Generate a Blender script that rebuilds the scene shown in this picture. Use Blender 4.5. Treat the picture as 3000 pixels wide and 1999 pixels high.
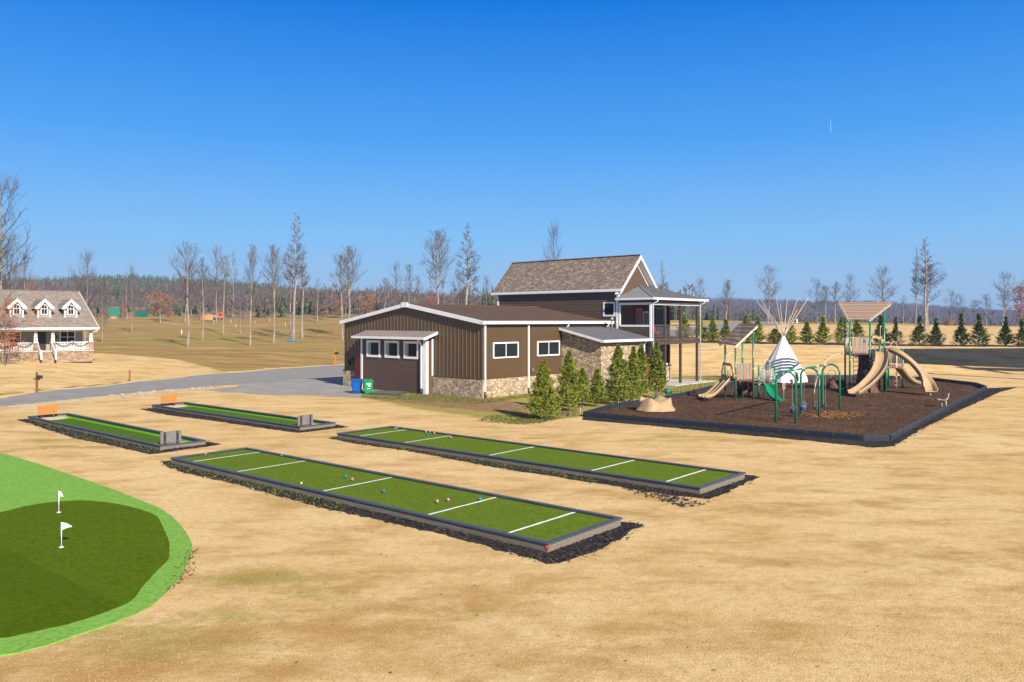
import bpy, bmesh, math, random
import numpy as np
from mathutils import Vector, Matrix, noise
for o in list(bpy.data.objects): bpy.data.objects.remove(o)
SC = bpy.context.scene
COL = SC.collection
R = math.radians
# ---------------------------------------------------------------- camera, sky, sun, exposure
F, HZ, HC = 2333.0, 940.0, 5.4          # focal length and horizon in photo pixels, camera height in metres
cam_d = bpy.data.cameras.new('camera'); cam = bpy.data.objects.new('camera', cam_d); COL.objects.link(cam)
cam.location = (0, 0, HC); cam.rotation_euler = (R(90), 0, 0)
cam_d.sensor_width = 36; cam_d.lens = 36*F/3000; cam_d.shift_y = -(999.5-HZ)/3000
cam_d.clip_start = 0.2; cam_d.clip_end = 12000
SC.camera = cam
SUN_EL = 30.0; SUN_ROT = 149.0
world = bpy.data.worlds.new('World'); SC.world = world; world.use_nodes = True
wn = world.node_tree; wn.nodes.clear()
wo = wn.nodes.new('ShaderNodeOutputWorld'); wb = wn.nodes.new('ShaderNodeBackground')
sky = wn.nodes.new('ShaderNodeTexSky'); sky.sky_type = 'NISHITA'; sky.sun_disc = False
sky.sun_elevation = R(SUN_EL); sky.sun_rotation = R(SUN_ROT); sky.altitude = 300
sky.air_density = 1.15; sky.dust_density = 0.15; sky.ozone_density = 3.0
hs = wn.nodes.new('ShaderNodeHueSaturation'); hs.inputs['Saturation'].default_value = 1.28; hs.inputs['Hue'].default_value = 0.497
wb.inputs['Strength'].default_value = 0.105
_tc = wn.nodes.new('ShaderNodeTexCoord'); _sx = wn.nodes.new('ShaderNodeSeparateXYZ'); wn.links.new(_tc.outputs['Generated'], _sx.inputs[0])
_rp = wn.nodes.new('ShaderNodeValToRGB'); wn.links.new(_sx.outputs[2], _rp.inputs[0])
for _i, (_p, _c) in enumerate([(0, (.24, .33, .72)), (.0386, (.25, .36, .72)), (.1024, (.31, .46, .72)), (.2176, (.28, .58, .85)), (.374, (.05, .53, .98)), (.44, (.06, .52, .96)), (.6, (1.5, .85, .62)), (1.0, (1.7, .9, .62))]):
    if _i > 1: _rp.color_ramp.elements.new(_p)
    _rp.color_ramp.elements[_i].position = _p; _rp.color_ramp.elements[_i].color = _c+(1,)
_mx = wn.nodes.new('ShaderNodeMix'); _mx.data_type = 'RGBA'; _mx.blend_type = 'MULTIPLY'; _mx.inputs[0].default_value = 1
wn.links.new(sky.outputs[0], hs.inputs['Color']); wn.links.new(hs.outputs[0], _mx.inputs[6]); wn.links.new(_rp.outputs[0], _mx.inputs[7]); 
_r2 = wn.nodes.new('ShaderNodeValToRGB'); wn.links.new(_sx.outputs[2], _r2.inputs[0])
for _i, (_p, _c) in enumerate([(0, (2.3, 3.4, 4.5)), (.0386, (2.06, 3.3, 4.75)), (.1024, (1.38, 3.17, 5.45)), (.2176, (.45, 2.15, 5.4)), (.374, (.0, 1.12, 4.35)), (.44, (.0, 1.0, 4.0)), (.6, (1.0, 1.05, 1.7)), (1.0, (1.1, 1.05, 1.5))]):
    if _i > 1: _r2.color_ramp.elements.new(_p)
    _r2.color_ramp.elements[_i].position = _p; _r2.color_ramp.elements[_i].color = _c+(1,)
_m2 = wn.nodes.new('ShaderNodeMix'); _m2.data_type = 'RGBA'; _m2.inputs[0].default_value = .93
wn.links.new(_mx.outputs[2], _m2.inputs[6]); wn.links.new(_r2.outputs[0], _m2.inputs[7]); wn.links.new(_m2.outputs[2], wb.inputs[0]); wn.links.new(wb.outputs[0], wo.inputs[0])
sd = bpy.data.lights.new('sun', 'SUN'); sun = bpy.data.objects.new('sun', sd); COL.objects.link(sun)
sd.energy = 5.0; sd.angle = R(0.53); sd.color = (1.0, 0.91, 0.78)
_e = R(SUN_EL); _a = R(SUN_ROT)
sun.rotation_euler = Vector((math.sin(_a)*math.cos(_e), math.cos(_a)*math.cos(_e), math.sin(_e))).to_track_quat('Z', 'Y').to_euler()
sun.location = (30, -50, 40)
SC.view_settings.view_transform = 'Standard'; SC.view_settings.look = 'None'
SC.view_settings.exposure = 0.70; SC.view_settings.gamma = 1; SC.view_settings.use_curve_mapping = False
SC.render.engine = 'CYCLES'
SC.cycles.volume_bounces = 0
# ---------------------------------------------------------------- terrain heights
PXK = [0, 350, 550, 750, 900, 1000, 1400, 2000, 2500, 3000]
DK = [0, 55, 62, 72, 81, 84, 98, 110, 125, 145, 170, 200, 230, 260, 300, 400, 550, 800, 1100, 1500, 2500, 6000]
ZT = {
 0:   [0, 0, .5, 1.0, 1.4, 1.5, 1.5, 1.5, 1.5, 1.9, 2.6, 3.6, 4.9, 6.3, 8, 11, 19, 36.2, 28, 18, 0, -40],
 350: [0, 0, 0, .25, .7, .85, 1.1, 1.25, 1.4, 1.8, 2.5, 3.6, 4.9, 6.3, 8, 11, 19, 40.7, 32, 20, 0, -40],
 550: [0, 0, 0, 0, .3, .45, .8, 1.05, 1.33, 1.7, 2.4, 3.5, 4.8, 6.3, 8, 11, 18, 38.3, 30, 20, 0, -40],
 750: [0, 0, 0, 0, 0, .05, .5, .9, 1.25, 1.7, 2.5, 3.6, 4.9, 6.3, 8, 10, 16, 32.8, 26, 18, 0, -40],
 900: [0, 0, 0, 0, 0, 0, .1, .5, 1.0, 1.7, 2.7, 3.8, 5.0, 6.3, 8, 9, 14, 26, 22, 15, 0, -40],
 1000:[0, 0, 0, 0, 0, 0, 0, .3, .9, 1.7, 2.8, 3.9, 5.1, 6.4, 8, 8, 12, 21, 18, 12, 0, -40],
 1400:[0, 0, 0, 0, 0, 0, 0, .3, .9, 1.7, 2.8, 3.9, 5.1, 6.4, 7.5, 7, 9, 16, 14, 10, 0, -40],
 2000:[0, 0, 0, 0, 0, .35, 2.1, 2.6, 2.9, 3.3, 3.8, 4.5, 5.2, 5.6, 5, 1, -2, 2, 16, 35, 0, -40],
 2500:[0, 0, 0, 0, 0, .35, 2.1, 2.4, 2.7, 3.1, 3.6, 4.2, 4.6, 4.85, 3, -5, -10, -6, 8, 29, 0, -40],
 3000:[0, 0, 0, 0, 0, .35, 2.1, 2.3, 2.5, 2.8, 3.2, 3.7, 3.9, 3.6, 1, -8, -14, -10, 0, 11.5, -10, -40]}
ZTAB = np.array([ZT[p] for p in PXK], float)
def zt(x, y):
    x = np.asarray(x, float); y = np.asarray(y, float)
    yy = np.maximum(y, 5.0)
    px = np.clip(1500+F*x/yy, PXK[0], PXK[-1])
    cols = np.array([np.interp(yy, DK, row) for row in ZTAB])       # n_px x n
    i = np.clip(np.searchsorted(PXK, px, side='right')-1, 0, len(PXK)-2)
    pk = np.array(PXK, float)
    t = (px-pk[i])/(pk[i+1]-pk[i]); t = t*t*(3-2*t)
    n = np.arange(px.size).reshape(px.shape)
    c = cols.reshape(len(PXK), -1)
    z = c[i.ravel(), n.ravel()]*(1-t.ravel()) + c[i.ravel()+1, n.ravel()]*t.ravel()
    z = z.reshape(px.shape)
    und = np.clip((yy-115)/60, 0, 1)*np.clip((1900-px)/400, 0, 1)
    return z + und*(0.35*np.sin(x*0.09+y*0.05)+0.25*np.sin(x*0.04-y*0.11))
def zat(x, y): return float(zt(np.array([x]), np.array([y]))[0])
def G(px, py, z=0.0):
    y = F*(HC-z)/(py-HZ); return Vector(((px-1500)/F*y, y, z))
def P(px, py, D): return Vector(((px-1500)/F*D, D, HC-(py-HZ)/F*D))
def hit(px, py):
    D = 40.0
    while D < 900:
        x = (px-1500)/F*D
        if (HC-zat(x, D))*F/D <= py-HZ: break
        D += 0.5
    return Vector(((px-1500)/F*D, D, zat((px-1500)/F*D, D)))
# ---------------------------------------------------------------- materials
MATS = {}
def lin(c): return tuple(((v/255)/12.92 if v/255 <= .04045 else ((v/255+.055)/1.055)**2.4) for v in c)+(1,)
def _mat(name):
    m = bpy.data.materials.new(name); m.use_nodes = True; nt = m.node_tree
    b = nt.nodes['Principled BSDF']; MATS[name] = m
    return m, nt, b
def N(nt, t, **kw):
    n = nt.nodes.new(t)
    for k, v in kw.items():
        if k in n.inputs: n.inputs[k].default_value = v
        else: setattr(n, k, v)
    return n
def coord(nt, kind='Object', scale=(1, 1, 1), rot=(0, 0, 0)):
    tc = nt.nodes.new('ShaderNodeTexCoord'); mp = nt.nodes.new('ShaderNodeMapping')
    mp.inputs['Scale'].default_value = scale; mp.inputs['Rotation'].default_value = rot
    if kind == 'World':
        g = nt.nodes.new('ShaderNodeNewGeometry'); nt.links.new(g.outputs['Position'], mp.inputs[0])
    else: nt.links.new(tc.outputs[kind], mp.inputs[0])
    return mp.outputs[0]
def ramp(nt, src, stops, interp='LINEAR'):
    r = nt.nodes.new('ShaderNodeValToRGB'); r.color_ramp.interpolation = interp
    e = r.color_ramp.elements
    while len(e) < len(stops): e.new(0.5)
    for i, (p, c) in enumerate(stops):
        e[i].position = p; e[i].color = c if len(c) == 4 else tuple(c)+(1,)
    nt.links.new(src, r.inputs[0]); return r.outputs[0]
def mixc(nt, fac, a, b, mode='MIX'):
    m = nt.nodes.new('ShaderNodeMix'); m.data_type = 'RGBA'; m.blend_type = mode
    for s, v in ((0, fac), (6, a), (7, b)):
        if hasattr(v, 'default_value') or hasattr(v, 'links'): nt.links.new(v, m.inputs[s])
        else: m.inputs[s].default_value = v
    return m.outputs[2]
def math_n(nt, op, a, b=None, clamp=False):
    m = nt.nodes.new('ShaderNodeMath'); m.operation = op; m.use_clamp = clamp
    for s, v in ((0, a), (1, b)):
        if v is None: continue
        if hasattr(v, 'links'): nt.links.new(v, m.inputs[s])
        else: m.inputs[s].default_value = v
    return m.outputs[0]
def noise_t(nt, vec, scale, detail=3, rough=.55):
    n = N(nt, 'ShaderNodeTexNoise'); n.inputs['Scale'].default_value = scale; n.inputs['Detail'].default_value = detail
    n.inputs['Roughness'].default_value = rough; nt.links.new(vec, n.inputs['Vector']); return n.outputs['Fac']
def bump(nt, b, h, strength=.3, dist=.02):
    bp = nt.nodes.new('ShaderNodeBump'); bp.inputs['Strength'].default_value = strength; bp.inputs['Distance'].default_value = dist
    nt.links.new(h, bp.inputs['Height']); nt.links.new(bp.outputs[0], b.inputs['Normal'])
def simple(name, c1, c2=None, scale=3.0, rough=.6, metal=0.0, bs=0.0, stretch=(1, 1, 1), spec=None, detail=4, kind='Object'):
    m, nt, b = _mat(name)
    if c2 is None: c2 = tuple(v*.86 for v in c1[:3])
    v = coord(nt, kind, stretch)
    n = noise_t(nt, v, scale, detail)
    nt.links.new(ramp(nt, n, [(.3, c1), (.7, c2)]), b.inputs['Base Color'])
    b.inputs['Roughness'].default_value = rough; b.inputs['Metallic'].default_value = metal
    if spec is not None: b.inputs['Specular IOR Level'].default_value = spec
    if bs: bump(nt, b, noise_t(nt, v, scale*6, 3), bs, .01)
    return m
def island(name, stops, rough=.8, spec=.2, trans=0.0, tcol=None):
    m, nt, b = _mat(name)
    g = nt.nodes.new('ShaderNodeNewGeometry')
    nt.links.new(ramp(nt, g.outputs['Random Per Island'], stops), b.inputs['Base Color'])
    b.inputs['Roughness'].default_value = rough; b.inputs['Specular IOR Level'].default_value = spec
    return m
# painted and plain surfaces
simple('white_trim', (.80, .80, .80), (.70, .71, .73), 1.5, .4)
simple('brown_metal', (.098, .060, .028), (.088, .054, .025), .6, .42, 0, 0)
simple('brown_roof', (.105, .066, .044), (.085, .053, .037), .5, .6)
simple('brown_siding', (.115, .068, .038), (.092, .053, .031), 2.2, .6, 0, .15, (1, 1, 6))
simple('grey_roof', (.20, .20, .205), (.165, .165, .172), .8, .45)
simple('taupe_roof', (.20, .175, .165), (.16, .14, .135), .8, .45)
simple('brown_timber', (.085, .055, .042), (.06, .04, .032), 3, .65, 0, .2, (1, 1, .3))
simple('shaded_batten', (.03, .035, .05), (.022, .026, .04), 2, .5)  # dark blue is the porch shade put into the batten colour
simple('red_paint', (.42, .012, .03), (.36, .01, .025), 2, .35)
simple('black_plastic', (.02, .022, .028), (.03, .033, .042), 6, .45)
simple('navy_plastic', (.030, .037, .055), (.020, .025, .038), 7, .38, 0, .2)
simple('galvanised', (.42, .44, .45), (.33, .35, .36), 5, .35, .7)
simple('concrete', (.56, .53, .47), (.46, .43, .38), 1.2, .85, 0, .2)
simple('bin_blue', (.006, .10, .42), (.005, .085, .36), 3, .35)
simple('bin_green', (.005, .27, .085), (.004, .22, .07), 3, .35)
simple('pvc_grey', (.10, .105, .11), (.075, .08, .085), 4, .5)
simple('play_green', (.004, .215, .10), (.004, .17, .085), 2, .28)
simple('play_tan', (.43, .30, .165), (.37, .255, .14), 1.6, .42)
simple('play_beige', (.72, .58, .44), (.64, .51, .38), 3, .4)
simple('slat_orange', (.38, .205, .105), (.29, .15, .075), 4, .6, 0, .2, (4, 4, .5))
simple('slat_grey', (.31, .275, .235), (.22, .195, .17), 4, .6, 0, .2, (4, 4, .5))
simple('slat_brown', (.26, .13, .085), (.19, .09, .06), 4, .6, 0, .2, (4, 4, .5))
simple('deck_brown', (.15, .045, .028), (.12, .036, .024), 4, .6)
simple('climber_brown', (.15, .07, .045), (.06, .028, .02), 6, .75, 0, .9)
simple('climber_hole', (.38, .33, .27), (.25, .21, .17), 6, .8)
simple('seat_blue', (.045, .10, .19), (.03, .075, .15), 5, .4)
simple('chain', (.55, .56, .56), (.40, .41, .42), 20, .35, .8)
simple('canvas', (.80, .79, .78), (.72, .71, .71), 1.0, .85, 0, .3)
simple('pole_wood', (.62, .52, .42), (.46, .38, .30), 5, .7)
simple('cap_board', (.080, .090, .115), (.045, .050, .065), 5, .42, 0, .25, (.35, 5, 5))
simple('side_board', (.235, .195, .150), (.125, .105, .085), 4, .8, 0, .5, (.3, 6, 6))
simple('grey_board', (.21, .19, .17), (.12, .11, .105), 4, .8, 0, .4, (1, 1, 7))
simple('orange_board', (.47, .20, .035), (.33, .12, .018), 4, .6, 0, .2, (1, 1, 8))
simple('sand', (.62, .52, .38), (.50, .41, .29), 9, .95, 0, .4)
simple('line_white', (.80, .81, .78), (.70, .72, .68), 14, .8)
simple('ball_teal', (.02, .22, .24), (.015, .18, .20), 6, .12)
simple('ball_pink', (.46, .17, .27), (.38, .13, .21), 6, .12)
simple('ball_white', (.8, .78, .7), (.72, .70, .62), 6, .2)
simple('orange_tag', (.85, .17, .04), (.75, .14, .03), 6, .6)
simple('flag_white', (.86, .86, .86), (.80, .80, .82), 5, .7)
simple('asphalt', (.275, .262, .238), (.205, .195, .178), .7, .9, 0, .25, kind='World', detail=8)
simple('gravel', (.33, .31, .275), (.215, .205, .185), .6, .95, 0, .8, kind='World', detail=12)
simple('bark', (.36, .31, .25), (.15, .125, .10), 3, .9, 0, .4, (1, 1, .3))
simple('bark_dark', (.17, .13, .10), (.10, .08, .065), 3, .9)
simple('twigs', (.11, .085, .07), (.07, .056, .05), .4, .9)
simple('twigs_pale', (.13, .105, .09), (.085, .07, .062), .4, .9)
simple('house_grey', (.30, .27, .225), (.27, .24, .20), 1.5, .7, 0, .1, (1, 1, 5))
simple('door_dark', (.035, .02, .018), (.028, .016, .015), 2, .4)
simple('curtain', (.10, .15, .15), (.07, .11, .115), 2, .5)
simple('garland', (.03, .065, .02), (.02, .045, .015), 9, .9)
simple('mail_wood', (.24, .10, .035), (.17, .07, .025), 5, .7)
simple('mail_yellow', (.50, .22, .03), (.4, .17, .02), 5, .7)
simple('machine_orange', (.75, .10, .02), (.65, .085, .02), 3, .4)
simple('far_green', (.012, .16, .11), (.01, .13, .09), 1, .5)
simple('tarp_blue', (.02, .28, .45), (.015, .22, .38), 3, .4)
simple('rock', (.42, .37, .30), (.24, .20, .16), 1.5, .9, 0, .5)
simple('red_clay', (.42, .24, .11), (.33, .18, .08), 2, .95, 0, .4)
simple('cloud', (.22, .40, .66), (.20, .38, .64), 1, 1)
def m_glass():
    m, nt, b = _mat('glass')
    b.inputs['Base Color'].default_value = (.018, .024, .028, 1); b.inputs['Roughness'].default_value = .04
    b.inputs['Specular IOR Level'].default_value = .12
m_glass()
def m_turf(name, c1, c2, sc=60, nap=False):
    m, nt, b = _mat(name); v = coord(nt, 'World')
    n = noise_t(nt, v, sc, 2, .7); n2 = noise_t(nt, v, .8, 3)
    n3 = noise_t(nt, v, sc*.3, 2)
    c = ramp(nt, n, [(.25, c1), (.75, c2)])
    c = mixc(nt, math_n(nt, 'MULTIPLY', n2, .35), c, tuple(x*.72 for x in c1[:3])+(1,))
    w = ramp(nt, noise_t(nt, v, 23, 1, .4), [(.78, (0, 0, 0)), (.80, (1, 1, 1))])
    c = mixc(nt, w, c, (.42, .42, .16, 1))
    mid = noise_t(nt, v, 9, 3, .7)
    c = mixc(nt, ramp(nt, mid, [(.40, (0, 0, 0)), (.66, (.26, .26, .26))]), c, tuple(min(1, x*1.3) for x in c2[:3])+(1,))
    c = mixc(nt, ramp(nt, mid, [(.34, (.3, .3, .3)), (.50, (0, 0, 0))]), c, tuple(x*.66 for x in c1[:3])+(1,))
    if nap:
        s = nt.nodes.new('ShaderNodeSeparateXYZ'); nt.links.new(v, s.inputs[0])
        f = math_n(nt, 'ADD', math_n(nt, 'MULTIPLY', s.outputs[0], 1.8), math_n(nt, 'MULTIPLY', s.outputs[1], 2.2))
        k = math_n(nt, 'MULTIPLY', math_n(nt, 'LESS_THAN', f, 19.8), .30); c = mixc(nt, k, c, tuple(x*.75 for x in c1[:3])+(1,))
    nt.links.new(c, b.inputs['Base Color']); b.inputs['Roughness'].default_value = 1; b.inputs['Specular IOR Level'].default_value = .0
    bump(nt, b, math_n(nt, 'ADD', n, mid), .8, .02)
m_turf('turf_bocce', (.080, .138, .012), (.150, .218, .028), 36)
m_turf('turf_fringe', (.13, .31, .045), (.25, .45, .095), 30)
m_turf('turf_putting', (.052, .098, .005), (.112, .172, .012), 38, True)
m_turf('turf_light', (.11, .30, .010), (.17, .40, .025))
m_turf('turf_mid', (.060, .125, .014), (.095, .17, .028))
def m_stone():
    m, nt, b = _mat('stone'); v = coord(nt, 'Object', (1, 1, 1.5))
    dn = nt.nodes.new('ShaderNodeTexNoise'); dn.inputs['Scale'].default_value = 2.2; nt.links.new(v, dn.inputs['Vector'])
    vv = mixc(nt, .12, v, dn.outputs['Color'])
    vo = N(nt, 'ShaderNodeTexVoronoi'); vo.inputs['Scale'].default_value = 5.3; nt.links.new(vv, vo.inputs['Vector'])
    ve = N(nt, 'ShaderNodeTexVoronoi'); ve.feature = 'DISTANCE_TO_EDGE'; ve.inputs['Scale'].default_value = 5.3; nt.links.new(vv, ve.inputs['Vector'])
    sp = nt.nodes.new('ShaderNodeSeparateColor'); nt.links.new(vo.outputs['Color'], sp.inputs[0])
    c = ramp(nt, sp.outputs[0], [(0, (.30, .22, .14)), (.2, (.60, .42, .22)), (.42, (.74, .56, .35)), (.6, (.43, .36, .28)), (.8, (.80, .66, .47)), (.93, (.52, .29, .14))], 'CONSTANT')
    g = noise_t(nt, v, 16, 4)
    c = mixc(nt, math_n(nt, 'MULTIPLY', g, .6), c, (.16, .13, .10, 1))
    e = ramp(nt, ve.outputs['Distance'], [(.015, (0, 0, 0)), (.055, (1, 1, 1))])
    c = mixc(nt, e, (.42, .34, .24, 1), c)
    nt.links.new(c, b.inputs['Base Color']); b.inputs['Roughness'].default_value = .9
    h = math_n(nt, 'ADD', e, math_n(nt, 'MULTIPLY', g, .5)); bump(nt, b, h, .9, .05)
m_stone()
def m_brickband():
    m, nt, b = _mat('stacked_stone'); v = coord(nt, 'Object', (1, 1, 2.6))
    vo = N(nt, 'ShaderNodeTexVoronoi'); vo.inputs['Scale'].default_value = 3.2; nt.links.new(v, vo.inputs['Vector'])
    sp = nt.nodes.new('ShaderNodeSeparateColor'); nt.links.new(vo.outputs['Color'], sp.inputs[0])
    c = ramp(nt, sp.outputs[0], [(0, (.17, .12, .08)), (.4, (.27, .19, .12)), (.7, (.37, .27, .18)), (1, (.22, .15, .10))])
    nt.links.new(c, b.inputs['Base Color']); b.inputs['Roughness'].default_value = .9
m_brickband()
def m_shingle(name, axis, cols, sc=1.0):
    m, nt, b = _mat(name)
    tc = nt.nodes.new('ShaderNodeTexCoord'); s = nt.nodes.new('ShaderNodeSeparateXYZ'); nt.links.new(tc.outputs['Object'], s.inputs[0])
    cb = nt.nodes.new('ShaderNodeCombineXYZ')
    nt.links.new(s.outputs[axis], cb.inputs[0]); nt.links.new(math_n(nt, 'MULTIPLY', s.outputs[2], 1.45*sc), cb.inputs[1])
    br = nt.nodes.new('ShaderNodeTexBrick'); nt.links.new(cb.outputs[0], br.inputs['Vector'])
    br.inputs['Scale'].default_value = 1; br.inputs['Brick Width'].default_value = .30; br.inputs['Row Height'].default_value = .15
    br.inputs['Mortar Size'].default_value = .008; br.offset = .5; br.inputs['Bias'].default_value = 0
    br.inputs['Color1'].default_value = (0, 0, 0, 1); br.inputs['Color2'].default_value = (1, 1, 1, 1); br.inputs['Mortar'].default_value = (.0, .0, .0, 1)
    wnz = nt.nodes.new('ShaderNodeTexVoronoi'); wnz.inputs['Scale'].default_value = 1
    mp = nt.nodes.new('ShaderNodeMapping'); mp.inputs['Scale'].default_value = (4.4, 7.4, 1); nt.links.new(cb.outputs[0], mp.inputs[0]); nt.links.new(mp.outputs[0], wnz.inputs['Vector'])
    sp = nt.nodes.new('ShaderNodeSeparateColor'); nt.links.new(wnz.outputs['Color'], sp.inputs[0])
    c = ramp(nt, sp.outputs[0], [(i/(len(cols)), k) for i, k in enumerate(cols)], 'CONSTANT')
    big = noise_t(nt, cb.outputs[0], .9, 3)
    c = mixc(nt, math_n(nt, 'MULTIPLY', big, .4), c, cols[0]+(1,))
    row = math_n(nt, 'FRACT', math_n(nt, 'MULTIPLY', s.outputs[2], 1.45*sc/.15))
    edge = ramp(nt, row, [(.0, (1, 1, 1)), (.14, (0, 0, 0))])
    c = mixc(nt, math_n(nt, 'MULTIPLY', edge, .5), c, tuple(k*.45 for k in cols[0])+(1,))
    nt.links.new(c, b.inputs['Base Color']); b.inputs['Roughness'].default_value = .95; b.inputs['Specular IOR Level'].default_value = .2
    bump(nt, b, sp.outputs[0], .4, .03)
m_shingle('shingle_brown', 1, [(.15, .115, .092), (.255, .20, .16), (.175, .135, .11), (.34, .27, .215), (.13, .105, .09), (.21, .16, .13)])
m_shingle('shingle_grey', 0, [(.20, .165, .14), (.28, .235, .20), (.23, .19, .16), (.31, .26, .22), (.21, .175, .15)], 1.5)
def m_mulch(name, c1, c2, c3):
    m, nt, b = _mat(name); v = coord(nt, 'World')
    vo = N(nt, 'ShaderNodeTexVoronoi'); vo.inputs['Scale'].default_value = 16; nt.links.new(v, vo.inputs['Vector'])
    sp = nt.nodes.new('ShaderNodeSeparateColor'); nt.links.new(vo.outputs['Color'], sp.inputs[0])
    c = ramp(nt, sp.outputs[0], [(0, c1), (.6, c2), (1, c3)])
    c = mixc(nt, ramp(nt, noise_t(nt, v, .35, 4), [(.45, (0, 0, 0)), (.75, (.5, .5, .5))]), c, c3+(1,))
    nt.links.new(c, b.inputs['Base Color']); b.inputs['Roughness'].default_value = .95; b.inputs['Specular IOR Level'].default_value = .2
    bump(nt, b, math_n(nt, 'ADD', sp.outputs[1], noise_t(nt, v, 30, 3)), .9, .04)
m_mulch('play_mulch', (.038, .019, .009), (.080, .041, .019), (.18, .095, .042))
m_mulch('black_mulch', (.012, .011, .011), (.03, .026, .024), (.07, .055, .045))
island('chip_black', [(0, (.012, .011, .012)), (.6, (.035, .032, .034)), (1, (.10, .085, .07))], .7, .3)
island('chip_brown', [(0, (.04, .02, .012)), (.6, (.10, .05, .03)), (1, (.24, .14, .085))], .8, .2)
island('chip_orange', [(0, (.16, .07, .02)), (.6, (.30, .15, .05)), (1, (.42, .25, .10))], .8, .1)
island('weed', [(0, (.05, .075, .015)), (.5, (.11, .15, .03)), (1, (.24, .22, .07))], .8, .2)
island('straw', [(0, (.24, .16, .065)), (.35, (.36, .25, .115)), (.7, (.48, .36, .18)), (1, (.60, .47, .27))], 1, 0)
simple('curtain_pale', (.36, .44, .34), (.30, .37, .29), 2, .8)
island('cypress_leaf', [(0, (.045, .075, .008)), (.4, (.12, .175, .014)), (.75, (.25, .29, .022)), (.95, (.42, .40, .04)), (1, (.42, .22, .05))], .7, .25)
island('cypress_shaded', [(0, (.022, .045, .014)), (.5, (.05, .085, .02)), (1, (.11, .14, .03))], .7, .25)  # foliage for the row's right end, its shade mixed into the leaf colour
island('oak_leaf', [(0, (.20, .055, .018)), (.5, (.36, .12, .035)), (1, (.48, .20, .07))], .8, .2)
island('oak_leaf_red', [(0, (.13, .035, .025)), (.5, (.24, .07, .045)), (1, (.34, .13, .08))], .8, .2)
island('rust_leaf', [(0, (.17, .085, .05)), (.5, (.26, .13, .07)), (1, (.34, .20, .12))], .8, .2)
island('wood_bare', [(0, (.085, .065, .060)), (.5, (.125, .095, .088)), (.9, (.165, .13, .12)), (1, (.26, .22, .20))], .95, .05)
island('wood_pine', [(0, (.035, .060, .022)), (.5, (.062, .098, .032)), (1, (.11, .15, .045))], .9, .1)
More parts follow.
